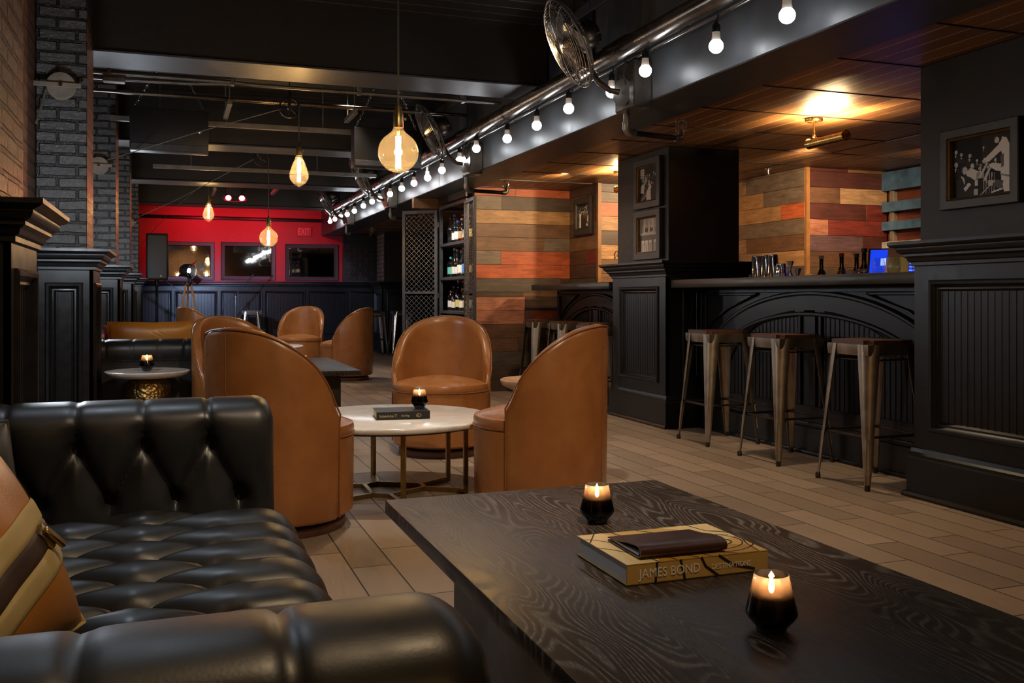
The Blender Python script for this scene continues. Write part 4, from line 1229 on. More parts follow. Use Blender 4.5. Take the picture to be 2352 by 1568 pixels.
# ================================================================= BACK BAR
t = thing('pallet_rack', 'slatted pallet rack in worn blue and white boards on the wall', 'rack', (6.09, 5.9, 0))
M = faceM('-x', 0, 0)
for z0, z1, m, nm in ((1.93,2.10,'blue_plank','slat'),(1.74,1.83,'blue_plank','slat'),(1.575,1.655,'blue_plank','slat'),(1.405,1.475,'white_plank','shelf_board')):
    MB(M).box(-.1, .90, .05, .075, z0, z1, .004, 1).build(nm, G[m], t, smooth=30)
MB(M).box(-.1,.90,-.02,.05,1.40,1.42,.003,1).build('shelf_floor', G['white_plank'], t, smooth=30)
for y in (.78, .02): MB(M).box(y, y+.05, .0, .05, 1.25, 2.1, .004, 1).build('upright', G['greywood'], t, smooth=30)
MB(M).box(-.1, .90, -.02, .0, 1.12, 2.105).build('backing_board', G['rust_backing'], t, smooth=0)
MB(M).box(-.1,.9,.0,.06,1.10,1.27,.003,1).build('lower_board', G['rust_backing'], t, smooth=30)
bottle('dark wine bottle with pale capsule standing under the white pallet board', 'wine', 'dark_glass', 5.95, 6.18, 1.10, 'label_white', None, 1.0)
# till
t = thing('till_monitor', 'touch screen till with blue screen behind the bar', 'monitor', (4.80, 5.22, .934), R(-52))
S2 = Matrix.Translation(Vector((0,0,.17))) @ Matrix.Rotation(R(-20),4,'X')
MB(S2).box(-.24,.24,-.012,.02,0,.235,.006,2).build('housing', G['black_plastic'], t, smooth=30)
sc_ = MB(S2).box(-.222,.222,-.0145,-.0121,.022,.222).build('screen', G['screen_blue'], t, smooth=0)
MB(S2).box(-.15,-.115,-.0152,-.0146,.10,.155).build('screen_icon', G['screen_pale'], sc_, smooth=0)
for k in range(4): MB(S2).box(-.06+.0,.12-.02*k,-.0152,-.0146,.06+.025*k,.064+.025*k).build('screen_row', G['screen_pale'], sc_, smooth=0)
MB().cyl((0,.06,.0),(0,.03,.25),.03,n=14).build('stand', G['black_plastic'], t)
MB().lathe([(0,0),(.11,0),(.11,.015),(0,.02)], 24, (0,.06,0)).build('stand_base', G['black_plastic'], t)
t = thing('menu_card', 'brown clipboard card standing on the bar before the till', 'card', (4.02, 4.42, 1.109), R(-75))
C1 = Matrix.Rotation(R(-12),4,'X')
MB(C1).box(-.075,.075,-.002,.002,.0,.205,.001,1).build('board', G['kraft_card'], t, smooth=30)
MB(C1).box(-.075,.075,-.003,-.0021,.0,.11).build('yellow_slip', G['yellow_card'], t, smooth=0)
MB(C1).cyl((0,-.004,.19),(0,.004,.19),.005,n=10).build('clip', G['black_metal'], t)
def wineglass(label, x, y):
    o = MB().lathe([(0,0),(.026,0),(.030,.006),(.036,.03),(.034,.06),(.029,.10),(.028,.10),(.033,.06),(.035,.03),(.029,.008),(0,.004)], 24).build('tumbler', G['clear_glass'], None, (x, y, 1.109), smooth=60)
    return tag(o, label, 'glass', 'stemless glasses on the bar')
for k, (x, y, l) in enumerate(((3.9,4.43,'stemless clear glass standing in front of the yellow slip, leftmost'),(3.92,4.335,'stemless clear glass standing on the bar, second from left'),(3.85,4.25,'stemless clear glass on the bar, third, close to the pier'),(3.95,4.17,'stemless clear glass half hidden by the right pier'))): wineglass(l, x, y)
t = thing('glass_tray', 'low tray of clear upturned glasses on the near bar', 'tray', (3.86, 4.60, 1.109), 0)
MB().box(-.06,.06,-.10,.10,0,.008,.002,1).build('tray_base', G['clear_glass'], t, smooth=30)
for k in range(5):
    MB().lathe([(.024,.008),(.022,.03),(.012,.034),(.0,.036)], 16, (-.02+.03*(k%2), -.085+.042*k, 0)).build('upturned_glass', G['clear_glass'], t, smooth=60)
for k, (x, y, g_, cp, s_, l) in enumerate(((4.95,6.28,'dark_glass','cap_black',.95,'dark bottle left of three behind the bar, below the red planks'),(4.97,6.06,'dark_glass','cap_red',.98,'dark bottle with red cap, middle of three behind the bar'),(4.95,5.78,'dark_glass','cap_black',1.05,'dark bottle with pale label, nearest the till'),(4.98,5.9,'dark_glass','cap_black',.95,'slim dark bottle just left of the pale-labelled one'))):
    bottle(l, 'wine', g_, x, y, .931, cp, 'label_white' if k == 2 else None, s_+.2, 'dark bottles behind the bar', (.19,.21))
# on the right pier's cap
bottle('small green bottle standing on the right pier ledge', 'round', 'green_glass', 3.66, 3.685, 1.2505, 'cap_black', 'label_tan', .42)
t = thing('decanter', 'red skull-shaped glass decanter on the right pier ledge', 'decanter', (3.58, 3.70, 1.2505))
MB().lathe([(0,0),(.016,0),(.019,.008),(.016,.028),(.022,.036),(.030,.055),(.031,.07),(.026,.088),(.015,.098),(.009,.10),(.009,.115),(0,.116)], 20).build('glass_body', G['red_glass'], t, smooth=60)
MB().sph((0,0,.124), .011, 12, 8).build('stopper', G['red_glass'], t)

# ================================================================= FRAMED PHOTOGRAPHS
def in_poly(x, y, P):
    c = False; j = len(P)-1
    for i in range(len(P)):
        if (P[i][1] > y) != (P[j][1] > y) and x < (P[j][0]-P[i][0])*(y-P[i][1])/(P[j][1]-P[i][1])+P[i][0]: c = not c
        j = i
    return c
def print_mesh(w, h, shapes, bg, M, parent, nx=84, tone=(1,.93,.84), name='photo_print'):
    """a black and white print: a grid whose cells carry the grey of the shapes drawn over it"""
    ny = int(nx*h/w)
    mb = MB(M); lay = mb.bm.loops.layers.float_color.new('col')
    V = [[mb.v((w*i/nx, 0, h*j/ny)) for i in range(nx+1)] for j in range(ny+1)]
    for j in range(ny):
        for i in range(nx):
            x, y = (i+.5)/nx, (j+.5)/ny; g = bg(x, y)
            for s in shapes:
                if s[0] == 'e':
                    _, cx, cy_, rx, ry, val = s
                    if ((x-cx)/rx)**2+((y-cy_)/ry)**2 <= 1: g = val
                elif in_poly(x, y, s[1]): g = s[2]
            f = mb.f([V[j][i], V[j][i+1], V[j+1][i+1], V[j+1][i]])
            for lp in f.loops: lp[lay] = (g*tone[0], g*tone[1], g*tone[2], 1)
    return mb.build(name, G['photo_print'], parent, smooth=0)
def person_head(x, y, s, lean=0, hair=.02, face=.55, body=None, asp=1.0):
    L = []
    if body is not None:
        L.append(('p', [(x-1.7*s, y-4.2*s), (x-1.5*s, y-1.9*s), (x-.5*s, y-1.2*s), (x+.5*s, y-1.2*s), (x+1.5*s, y-1.9*s), (x+1.7*s, y-4.2*s)], body))
        L.append(('p', [(x-.35*s, y-1.2*s), (x+.35*s, y-1.2*s), (x, y-2.6*s)], .6))
    L.append(('e', x, y+.22*s, s*.78, s*asp, hair))
    L.append(('e', x+lean*s*.2, y, s*.62, s*.88*asp, face))
    L.append(('e', x+lean*s*.2-.25*s, y+.12*s, s*.13, s*.09, .12)); L.append(('e', x+lean*s*.2+.25*s, y+.12*s, s*.13, s*.09, .12))
    L.append(('e', x+lean*s*.2, y-.45*s, s*.22, s*.08, .18))
    return L
def frame_photo(name, label, M, w, h, fw, shapes, bg, tone=(1,.93,.84), depth=.035, gilt=True, nx=84, fmat='frame_black'):
    """M: local x along the wall, y out of it, z up; origin at the outer lower left corner"""
    t = thing(name, label, 'picture', (0,0,0)); 
    mb = MB(M); mb.frame(0, w, 0, h, 0, [(0,.001),(0,depth-.004),(.004,depth),(fw-.012,depth),(fw-.008,depth-.006)]); mb.build('frame', G[fmat], t, smooth=30)
    mb = MB(M); mb.frame(fw-.009, w-fw+.009, fw-.009, h-fw+.009, 0, [(0,depth-.008),(.004,depth-.004),(.009,depth-.010),(.011,.006)]); mb.build('inner_edge', G['frame_gilt' if gilt else 'frame_black'], t, smooth=30)
    MB(M).box(.004, w-.004, 0.0015, .004, .004, h-.004).build('backing', G['black_plastic'], t, smooth=0)
    print_mesh(w-2*fw, h-2*fw, shapes, bg, M @ Matrix.Translation(Vector((fw, .0055, fw))), t, nx, tone)
    return t
def faceML(x, y):
    return Matrix(((0,-1,0,x),(-1,0,0,y),(0,0,1,0),(0,0,0,1)))
rnd = random.Random(5)
# right pier: crowd with raised glasses and a man in a pale jacket leaning in from the right
S1 = []
for (x, y, s, l) in ((.05,.80,.042,1),(.15,.74,.036,0),(.29,.70,.040,1),(.53,.80,.024,0),(.42,.60,.030,0),(.55,.60,.032,0),(.73,.56,.034,-1),(.48,.50,.034,0)): S1 += person_head(x, y, s, l, body=.03)
S1 += person_head(.05, .58, .052, 1, body=.02)
S1 += [('p', [(.26,.2),(.24,.42),(.3,.5),(.44,.42),(.52,.38),(.50,.30),(.4,.28)], .62)] + person_head(.33, .52, .05, 1, face=.62)
S1 += person_head(.47, .46, .04, 0, face=.5, body=.3)
S1 += [('p', [(.07,.0),(.06,.30),(.16,.40),(.30,.34),(.42,.24),(.40,.02)], .025)] + person_head(.20, .46, .07, 1, hair=.06, face=.58)
S1 += [('p', [(.14,.38),(.2,.34),(.22,.2)], .6), ('p', [(.19,.16),(.28,.24),(.31,.2),(.22,.10)], .62), ('e',.28,.21,.035,.03,.6)]
for (a, b) in (((.46,.30),(.60,.55)),((.54,.24),(.62,.42))): S1.append(('p', [(a[0]-.025,a[1]),(a[0]+.025,a[1]),(b[0]+.02,b[1]),(b[0]-.02,b[1])], .55)); S1.append(('e', b[0], b[1]+.02, .028, .035, .6))
S1 += [('e',.60,.46,.03,.035,.10),('e',.60,.46,.018,.02,.5),('e',.60,.56,.024,.028,.08)]
for x in (.53,.57,.62,.66,.70): S1.append(('p', [(x-.006,.02),(x+.006,.02),(x+.012,.36),(x,.36)], rnd.choice((.05,.55,.3))))
S1 += [('p', [(.37,.02),(.43,.02),(.43,.12),(.37,.12)], .5), ('p', [(.38,.18),(.43,.18),(.43,.27),(.38,.27)], .62), ('p', [(.60,.16),(.68,.14),(.68,.24),(.60,.24)], .5)]
S1 += [('p', [(.86,.02),(.82,.22),(.80,.44),(.86,.5),(.82,.68),(.78,.86),(.82,.93),(.90,.90),(.95,.78),(.98,.6),(.97,.3),(.985,.02)], .74),
       ('p', [(.79,.82),(.84,.72),(.62,.55),(.52,.54),(.50,.58),(.56,.62)], .72), ('p', [(.82,.36),(.84,.48),(.68,.52),(.60,.50),(.66,.44),(.74,.38)], .70),
       ('p', [(.80,.60),(.86,.66),(.86,.44),(.82,.42)], .12), ('p', [(.80,.30),(.98,.24),(.98,.27),(.80,.33)], .25), ('e',.54,.56,.03,.025,.5)]
S1 += [('p', [(.72,.24),(.86,.20),(.80,.06),(.70,.14)], .10), ('e',.77,.91,.055,.07,.03), ('e',.745,.885,.038,.05,.62), ('e',.725,.90,.008,.006,.1), ('p', [(.46,.0),(.475,.0),(.72,.22),(.70,.23)], .6), ('p', [(.66,.02),(.84,.06),(.84,.09),(.66,.05)], .66)]
frame_photo('framed_photograph', 'framed black and white crowd photograph, man in white jacket, on right pier', faceML(3.47, 3.495) @ Matrix.Translation(Vector((0,0,1.39))), .44, .375, .052, S1, lambda x, y: .012+.02*(y > .5 and x > .5), nx=120)
# far pier, upper: street crowd round a dancer
S2_ = []
for k in range(26):
    x = rnd.uniform(.05,.97); y = rnd.uniform(.52,.86)-(.15*(1-x)); S2_ += person_head(x, y, .032, 0, hair=.05, face=rnd.uniform(.45,.65), body=rnd.choice((.03,.06,.4)))
S2_ += [('p', [(.02,.70),(.24,.70),(.24,.97),(.02,.97)], .55), ('p', [(.06,.9),(.2,.9),(.2,.92),(.06,.92)], .1), ('p', [(.06,.82),(.2,.82),(.2,.84),(.06,.84)], .1), ('p', [(.04,.74),(.22,.74),(.22,.77),(.04,.77)], .15)]
S2_ += [('p', [(.36,.02),(.34,.20),(.38,.33),(.36,.42),(.44,.50),(.56,.50),(.62,.40),(.58,.30),(.60,.02)], .62), ('p', [(.34,.5),(.30,.38),(.40,.30),(.5,.46)], .05), ('e',.5,.55,.045,.06,.4), ('p', [(.04,.26),(.06,.46),(.14,.52),(.24,.46),(.22,.22)], .58), ('p', [(.0,.0),(.0,.1),(.35,.28),(.36,.18)], .1), ('p', [(.64,.1),(.66,.45),(.78,.48),(.8,.05)], .04), ('p', [(.0,.0),(.1,.0),(.36,.16),(.36,.2)], .35)]
frame_photo('framed_photograph', 'upper framed photograph on the far pier, crowd round a figure in white', faceML(3.5, 6.705) @ Matrix.Translation(Vector((0,0,1.672))), .425, .385, .062, S2_, lambda x, y: .03, (1,.9,.78), nx=80)
S3 = [('p', [(0,.5),(1,.5),(1,1),(0,1)], .34)]
for x in (.08,.2,.46,.62,.9): S3.append(('p', [(x,.55),(x+.12,.55),(x+.12,.98),(x,.98)], rnd.choice((.6,.5,.2))))
for x in (.36,.62,.92): S3 += person_head(x, .80, .05, 0, hair=.04, face=.5, body=.05)
S3 += [('p', [(.0,.54),(1,.5),(1,.53),(0,.57)], .55), ('p', [(.02,.02),(.98,.02),(.98,.5),(.02,.5)], .13)]
for x in (.16,.36,.56,.82): S3 += [('p', [(x-.09,.0),(x-.08,.30),(x+.08,.30),(x+.09,.0)], rnd.choice((.5,.42,.36))), ('e', x, .31, .08, .04, .6), ('p', [(x-.02,.0),(x-.015,.28),(x+.015,.28),(x+.02,.0)], .25)]
frame_photo('framed_photograph', 'lower framed sepia photograph on the far pier, people above tall glasses', faceML(3.5, 6.705) @ Matrix.Translation(Vector((0,0,1.272))), .425, .385, .062, S3, lambda x, y: .08, (1,.84,.72), nx=80)
S4 = []
for k in range(30):
    x = rnd.uniform(.02,.98); y = rnd.uniform(.55,.97); S4.append(('e', x, y, .03, .035, rnd.choice((.5,.35,.06))))
for x, y, s in ((.55,.66,.06),(.72,.68,.06),(.4,.68,.05),(.9,.7,.05)): S4 += person_head(x, y, s, 0, face=.5, body=.05)
S4 += [('p', [(.04,.0),(.06,.45),(.02,.62),(.08,.68),(.14,.6),(.2,.68),(.25,.66),(.2,.5),(.2,.0)], .66), ('p', [(.7,.3),(.76,.54),(.84,.5),(.8,.2)], .45), ('p', [(.6,.1),(.72,.22),(.8,.04)], .5), ('p', [(.88,.0),(.9,.3),(.96,.3),(.97,.0)], .5)]
frame_photo('framed_photograph', 'small black framed photograph on the recessed plank wall', faceML(4.0, 9.03) @ Matrix.Translation(Vector((0,0,1.62))), .44, .385, .075, S4, lambda x, y: .02, (1,.88,.74), gilt=False, nx=64)

# ================================================================= PICTURE LIGHTS
def picture_light(label, x, y):
    t = thing('picture_light', label, 'lamp', (x, y, 2.11), 0, 'brass picture lights on the bar ceiling')
    MB().lathe([(0,0),(.055,0),(.055,-.012),(.05,-.018),(0,-.02)], 28).build('ceiling_rose', G['brass'], t, smooth=45)
    MB().tube([(0,0,-.015),(0,0,-.06),(0,-.004,-.105),(.0,-.03,-.135),(.0,-.07,-.143)], .0065, 10).build('arm', G['brass'], t)
    MB().sph((0,0,-.107), .013, 14, 10).build('knuckle', G['brass'], t)
    # half-open tube shade lying along -y .. +y, open upwards
    mb = MB(); n = 18; r = .034; L0, L1 = -.30, .05
    ang = [R(-215+ (250)*i/n) for i in range(n+1)]
    cz = -.152
    A = []
    for y_ in (L0, L1):
        A.append([mb.v((r*math.cos(a), y_, cz+r*math.sin(a))) for a in ang] + [mb.v(((r-.002)*math.cos(a), y_, cz+(r-.002)*math.sin(a))) for a in ang[::-1]])
    mb.loft(A); sh = mb.build('shade', G['brass'], t, smooth=50)
    for y_ in (L0, L1):
        MB().cyl((0,y_-.002,cz),(0,y_+.002,cz),r+.0005,n=28).build('end_cap', G['brass'], sh)
    MB().cyl((0,L0+.02,cz+.004),(0,L1-.02,cz+.004),.009,n=12).build('bulb', G['picture_lamp_glow'], t)
    return t
picture_light('brass picture light on the bar ceiling, near the right pier', 3.83, 4.93)
picture_light('brass picture light on the bar ceiling, just left of the far pier', 3.80, 7.62)
# ================================================================= DUCT, STRING LIGHTS, FANS
ry = random.Random(11)
t = thing('ceiling_pipe', 'long bronze metal pipe running the length of the soffit', 'pipe', (2.42, 0, 2.395))
MB().cyl((0,-3.2,0),(0,15.6,0),.056,n=28).build('pipe_run', G['duct_metal'], t, smooth=50)
y = .3
while y < 15.5:
    MB().lathe([(.0565,-.02),(.060,-.018),(.060,.018),(.0565,.02)], 28, (0,y,0), (0,1,0)).build('coupling', G['duct_metal'], t, smooth=40); y += 1.62
MB().cyl((.055,-3.2,-.055),(.055,15.4,-.055),.011,n=10).build('side_conduit', G['duct_metal'], t)
for k in range(7):
    y = .9+2.3*k
    MB().tube([(0,y,.053),(0,y,.51)], .005, 6).build('hanger_rod', G['black_metal'], t)
BY = [1.35,2.0,2.62,3.29,3.845,4.53,4.97,5.56,6.18,6.78,7.51,8.0,8.6,9.15,9.75,10.3,10.9,11.45,12.0,12.55,13.15,13.7,14.3,14.85,15.4]
BZ = {3.29:2.158,3.845:2.17,4.53:2.208,4.97:2.184,5.56:2.197,6.18:2.196,6.78:2.198,7.51:2.23}
t = thing('festoon_string', 'string of glowing white globe bulbs hung along the bronze pipe', 'string lights', (2.44, 0, 0))
pts = []
for i, y in enumerate(BY):
    pts.append((0,y,2.325))
    if i < len(BY)-1: pts.append((.005,(y+BY[i+1])/2,2.332))
MB().tube(pts, .0055, 6).build('cord', G['cord_black'], t)
sock = bulb = None
for i, y in enumerate(BY):
    z = BZ.get(y, 2.195+ry.uniform(-.015,.02)); x = -.02+ry.uniform(-.012,.012)
    MB().tube([(0,y,2.325),(x*.4,y,2.3),(x,y,z+.10)], .0045, 6).build('drop_cord', G['cord_black'], t)
    if sock is None:
        sock = MB().lathe([(0,.122),(.006,.12),(.011,.108),(.019,.10),(.0205,.066),(.0,.066)], 20).build('lamp_socket', G['black_plastic'], t, (x,y,z), smooth=45)
        bulb = MB().lathe([(.0,.0265),(.0215,.0265),(.028,.0195),(.0325,.0105),(.0342,0),(.0325,-.0105),(.028,-.0195),(.0205,-.0272),(.011,-.0323),(0,-.0342)], 26).build('globe_bulb', G['festoon_glow'], sock, smooth=60)
        coll = MB().lathe([(.0,.068),(.0185,.068),(.0192,.05),(.0222,.0268),(.0,.0268)], 24).build('bulb_collar', G['white_plastic'], bulb, smooth=45)
        # keep to two levels: the collar belongs to the socket
        coll.parent = sock
    else:
        s2 = sock.copy(); COL.objects.link(s2); s2.location = (x,y,z)
        for o in (bulb, coll):
            c = o.copy(); COL.objects.link(c); c.parent = s2
def make_fan(label):
    t = thing('wall_fan', label, 'fan', (0,0,0), 0, 'cage fans along the soffit')
    n = Vector((-.86,.16,-.44)).normalized()
    C0 = Vector((-.27,.12,.255))                       # cage centre from the bracket
    Q = Vector((0,0,1)).rotation_difference(n).to_matrix().to_4x4()
    M = Matrix.Translation(C0) @ Q
    Rr = .265
    def ring(mb, r, z): mb.tube([M @ Vector((r*math.cos(2*PI*i/48), r*math.sin(2*PI*i/48), z)) for i in range(48)], .0019, 5, closed=True)
    def zf(r): return .052*(1-(r/Rr)**5)+.006
    mb = MB(); r = .062
    while r < Rr: ring(mb, r, zf(r)); r += .0155
    for k in range(12):
        a = 2*PI*k/12; mb.tube([M @ Vector((q*math.cos(a), q*math.sin(a), zf(q)+.001)) for q in (.04,.08,.14,.2,.235,.255,Rr)], .0021, 5)
    fr = mb.build('front_cage', G['steel'], t)
    mb = MB(); r = .08
    while r < Rr: ring(mb, r, -.058*(1-(r/Rr)**5)-.006); r += .0185
    for k in range(12):
        a = 2*PI*k/12; mb.tube([M @ Vector((q*math.cos(a), q*math.sin(a), -.058*(1-(q/Rr)**5)-.007)) for q in (.05,.1,.18,.235,.255,Rr)], .0021, 5)
    mb.build('rear_cage', G['galv_metal'], t)
    mb = MB(); mb.tube([M @ Vector((Rr*math.cos(2*PI*i/48), Rr*math.sin(2*PI*i/48), 0)) for i in range(48)], .006, 6, closed=True); mb.build('rim', G['galv_metal'], t)
    MB(M).lathe([(0,.056),(.05,.056),(.062,.05),(.062,.046),(0,.046)], 28).build('badge_disc', G['steel'], t, smooth=45)
    for k in range(3):
        mb = MB(M @ Matrix.Rotation(R(120*k+20),4,'Z'))
        def bl(u, v):
            r = .045+.195*u; wdt = (.035+.075*math.sin(PI*min(1,u*.85+.12)))
            s = (v-.5)*2; return (r, s*wdt, s*.026+.004*math.cos(PI*s))
        mb.grid(bl, 12, 9); o = mb.build('blade', G['steel'], t, smooth=60)
        o.modifiers.new('thick','SOLIDIFY').thickness = .0015
    MB(M).lathe([(0,.03),(.036,.03),(.042,.02),(.042,-.02),(0,-.02)], 24).build('hub', G['black_metal'], t, smooth=45)
    mo = MB(M).lathe([(0,-.05),(.062,-.055),(.078,-.07),(.082,-.12),(.078,-.165),(.06,-.185),(0,-.19)], 32).build('motor', G['dark_bronze'], t, smooth=45)
    for k in range(9): MB(M @ Matrix.Rotation(R(40*k),4,'Z')).box(.06,.081,-.004,.004,-.176,-.15).build('vent_slot', G['black_metal'], mo, smooth=0) if k < 9 else None
    k0 = M @ Vector((0,0,-.13)); kn = M @ Vector((-.0,.0,-.22))
    MB().tube([M @ Vector((0,0,-.12)) + Vector((0,0,-.08)), C0+Vector((.10,-.03,-.10)), Vector((-.11,.05,.03)), Vector((-.05,.02,-.02)), Vector((.0,0,-.03))], .017, 12).build('arm', G['dark_bronze'], t)
    MB().lathe([(0,-.016),(.05,-.014),(.075,-.004),(.08,.006),(.0,.008)], 32, (.02,0,-.03), (-1,-.25,0)).build('swivel_plate', G['galv_metal'], t, smooth=50)
    MB().box(.03,.145,-.12,.12,-.13,.14,.006,1).build('mounting_box', G['duct_metal'], t, smooth=30)
    MB().box(-.04,.145,-.16,.16,.225,.262,.004,1).build('shelf_bracket', G['dark_bronze'], t, smooth=30)
    MB().tube([(.04,.0,.22),(.02,-.03,.14),(.0,-.045,.06),(.03,-.03,.0)], .006, 6).build('cable', G['cord_black'], t)
    return t
fan = make_fan('cage wall fan above the bar, nearest and largest of the four'); fan.location = (2.425, 4.86, 2.19)
dup(fan, (2.425, 7.95, 2.19), 0, 'cage wall fan right of the big globe pendant, second nearest')
dup(fan, (2.425, 11.25, 2.19), 0, 'cage wall fan left of the globe pendant, third along the pipe')
dup(fan, (2.425, 14.1, 2.19), 0, 'cage wall fan farthest away, beside the red wall')

def sprinkler(label, y):
    t = thing('sprinkler_pipe', label, 'sprinkler', (2.52, y, 2.06), 0, 'sprinkler pipes under the soffit')
    MB().cyl((0,0,.0),(0,0,-.075),.018,n=16).build('drop_pipe', G['galv_metal'], t)
    MB().tube([(0,0,-.05),(0,0,-.085),(.012,.004,-.103),(.03,.008,-.108),(.06,.014,-.108)], .025, 14).build('elbow', G['galv_metal'], t)
    MB().cyl((.05,.012,-.108),(.40,.085,-.108),.017,n=14).build('branch_pipe', G['black_metal'], t)
    MB().tube([(.37,.079,-.108),(.40,.085,-.108),(.415,.088,-.098),(.42,.089,-.07)], .022, 12).build('end_elbow', G['galv_metal'], t)
    h = MB().lathe([(.0,-.07),(.014,-.07),(.012,-.05),(.006,-.045),(.006,-.02),(.0,-.02)], 12, (.42,.089,0)).build('sprinkler_head', G['old_brass'], t)
    MB().lathe([(0,-.012),(.016,-.012),(.016,-.009),(0,-.009)], 14, (.42,.089,0)).build('deflector', G['old_brass'], h)
    mb = MB(); c = Vector((.42,.089,-.03))
    for k in range(4):
        a = PI*k/4; mb.tube([c+Vector((.036*math.cos(a)*s, .036*math.sin(a)*s, q)) for s, q in ((-.6,-.04),(-1,-.03),(-1,.02),(-.6,.038),(0,.042),(.6,.038),(1,.02),(1,-.03),(.6,-.04))], .0016, 5)
    for z, r in ((-.03,.036),(0,.036),(.024,.035)): mb.tube([c+Vector((r*math.cos(2*PI*i/24), r*math.sin(2*PI*i/24), z)) for i in range(24)], .0016, 5, closed=True)
    mb.build('wire_guard', G['steel'], t)
    MB().cyl((0,0,0),(0,0,.16),.018,n=16).build('riser_stub', G['galv_metal'], t)  # short riser stub before the soffit face, ending below the ceiling
    return t
for y, l in ((4.96,'sprinkler pipe with wire guard below the nearest fan'),(8.15,'sprinkler pipe with wire guard above the bottle cabinet'),(11.3,'sprinkler pipe left of the open mesh door'),(14.4,'sprinkler pipe farthest along the soffit, near the mirrors')): sprinkler(l, y)

# ================================================================= PENDANTS
def pendant(label, kind, x, y, z, ztop, rose=None):
    """z = centre of the glass"""
    t = thing('pendant_lamp', label, 'pendant lamp', (x, y, z), 0, 'clear glass pendant lamps')
    if kind == 'globe':
        r = .095; pr = [(0,-r)]+[(r*math.sin(a), -r*math.cos(a)) for a in [PI*i/24 for i in range(1,21)]]
        pr = [p for p in pr if p[1] < .082]+[(.034,.094),(.026,.108),(.022,.118),(.022,.128)]
        zs, f0, f1, fr = .128, -.075, .075, .011
    else:
        pr = [(0,-.118),(.010,-.116),(.016,-.108),(.030,-.10),(.055,-.08),(.0695,-.052),(.0735,-.03),(.071,-.006),(.060,.03),(.046,.068),(.034,.098),(.026,.118),(.021,.128),(.0205,.138)]
        zs, f0, f1, fr = .138, -.075, .10, .010
    MB().lathe(pr, 40).build('glass_bulb', G['bulb_glass'], t, smooth=70)
    fl = MB()
    for k in range(6):
        a = 2*PI*k/6; fl.tube([(fr*math.cos(a), fr*math.sin(a), f0), (fr*.8*math.cos(a), fr*.8*math.sin(a), (f0+f1)/2), (fr*math.cos(a), fr*math.sin(a), f1)], .0022, 6)
    fl.build('filament', G['filament_glow'], t)
    MB().lathe([(0,f1),(.006,f1),(.006,zs-.005),(0,zs-.005)], 10).build('glass_stem', G['bulb_glass'], t)
    s = MB().lathe([(0,zs-.012),(.0235,zs-.012),(.025,zs),(.0235,zs+.02),(.0235,zs+.05),(.018,zs+.062),(.014,zs+.085),(.008,zs+.10),(0,zs+.102)], 24).build('brass_socket', G['old_brass'], t, smooth=45)
    MB().cyl((.02,0,zs+.03),(.038,0,zs+.03),.005,n=8).build('switch_key', G['old_brass'], s)
    MB().cyl((0,0,zs+.10),(0,0,ztop-z),.0042,n=8).build('cord', G['rope'], t)
    return t
pendant('largest globe pendant lamp glowing above the marble table', 'globe', 1.0, 4.32, 1.66, CEIL-.02)
pendant('teardrop pendant lamp hanging from the spoked pulley, left of the big globe', 'drop', .926, 7.39, 1.95, 2.46)
pendant('smaller globe pendant lamp in front of the middle mirror', 'globe', .95, 10.08, 1.60, 2.45)
pendant('small teardrop pendant lamp in front of the red wall', 'drop', .45, 12.9, 2.085, 2.60)
# ones behind the camera that the mirrors show
pendant('globe pendant lamp behind the viewpoint, seen only in a mirror', 'globe', .2, -1.6, 1.75, CEIL-.02)
pendant('teardrop pendant lamp behind the viewpoint, seen only in a mirror', 'drop', .75, -1.9, 1.95, CEIL-.02)
def pulley(label, x, y, z, r=.075, rod=2.92, nx=0):
    t = thing('ceiling_pulley', label, 'pulley', (x, y, z), 0, 'spoked iron pulleys on the ceiling')
    MB().tube([(r*math.cos(2*PI*i/36), 0, r*math.sin(2*PI*i/36)) for i in range(36)], .0085, 8, closed=True).build('rim', G['dark_bronze'], t)
    for k in range(6):
        a = 2*PI*k/6+.3; MB().cyl((.014*math.cos(a),0,.014*math.sin(a)),(r*math.cos(a),0,r*math.sin(a)),.0042,n=8).build('spoke', G['dark_bronze'], t)
    MB().cyl((0,-.018,0),(0,.018,0),.017,n=14).build('hub', G['dark_bronze'], t)
    mb = MB()
    for s in (-1,1): mb.box(-.01,.01,s*.018-.002,s*.018+.002,-.02,r+.04)
    mb.box(-.01,.01,-.02,.02,r+.03,r+.045); mb.build('yoke', G['dark_bronze'], t, smooth=0)
    MB().cyl((0,0,r+.04),(0,0,rod-z),.005,n=8).build('hanger', G['dark_bronze'], t)
    return t
pulley('spoked pulley wheel above the larger teardrop pendant', .855, 7.40, 2.445)
pulley('spoked pulley wheel above the smaller globe pendant', .88, 10.09, 2.43, rod=2.92)
def wall_pulley(label, y, z, face_x=-.585):
    t = thing('pulley_block', label, 'pulley', (face_x, y, z), 0, 'wooden pulley blocks on the brick pillars')
    MB().lathe([(0,-.002),(.072,-.002),(.076,.004),(.070,.012),(.064,.014),(.064,.030),(.070,.033),(.076,.040),(.072,.045),(0,.045)], 40, (0,0,0), (0,-1,0)).build('sheave', G['greywood'], t, smooth=45)
    MB().box(-.155,.105,-.060,-.046,-.014,.014,.003,1).build('cross_bar', G['greywood'], t, smooth=30)
    MB().cyl((0,-.05,0),(0,-.068,0),.010,n=12).build('axle_bolt', G['dark_bronze'], t)
    return t
wall_pulley('round wooden pulley block on the nearest full brick pillar', 5.825, 2.165)
wall_pulley('round wooden pulley block on the second brick pillar back', 8.725, 2.10)
wall_pulley('round wooden pulley block on a distant brick pillar', 14.49, 2.05)
def rope(label, pts, r=.004):
    return tag(MB().tube(pts, r, 6).build('rope', G['rope'], None), label, 'rope', 'pulley ropes')
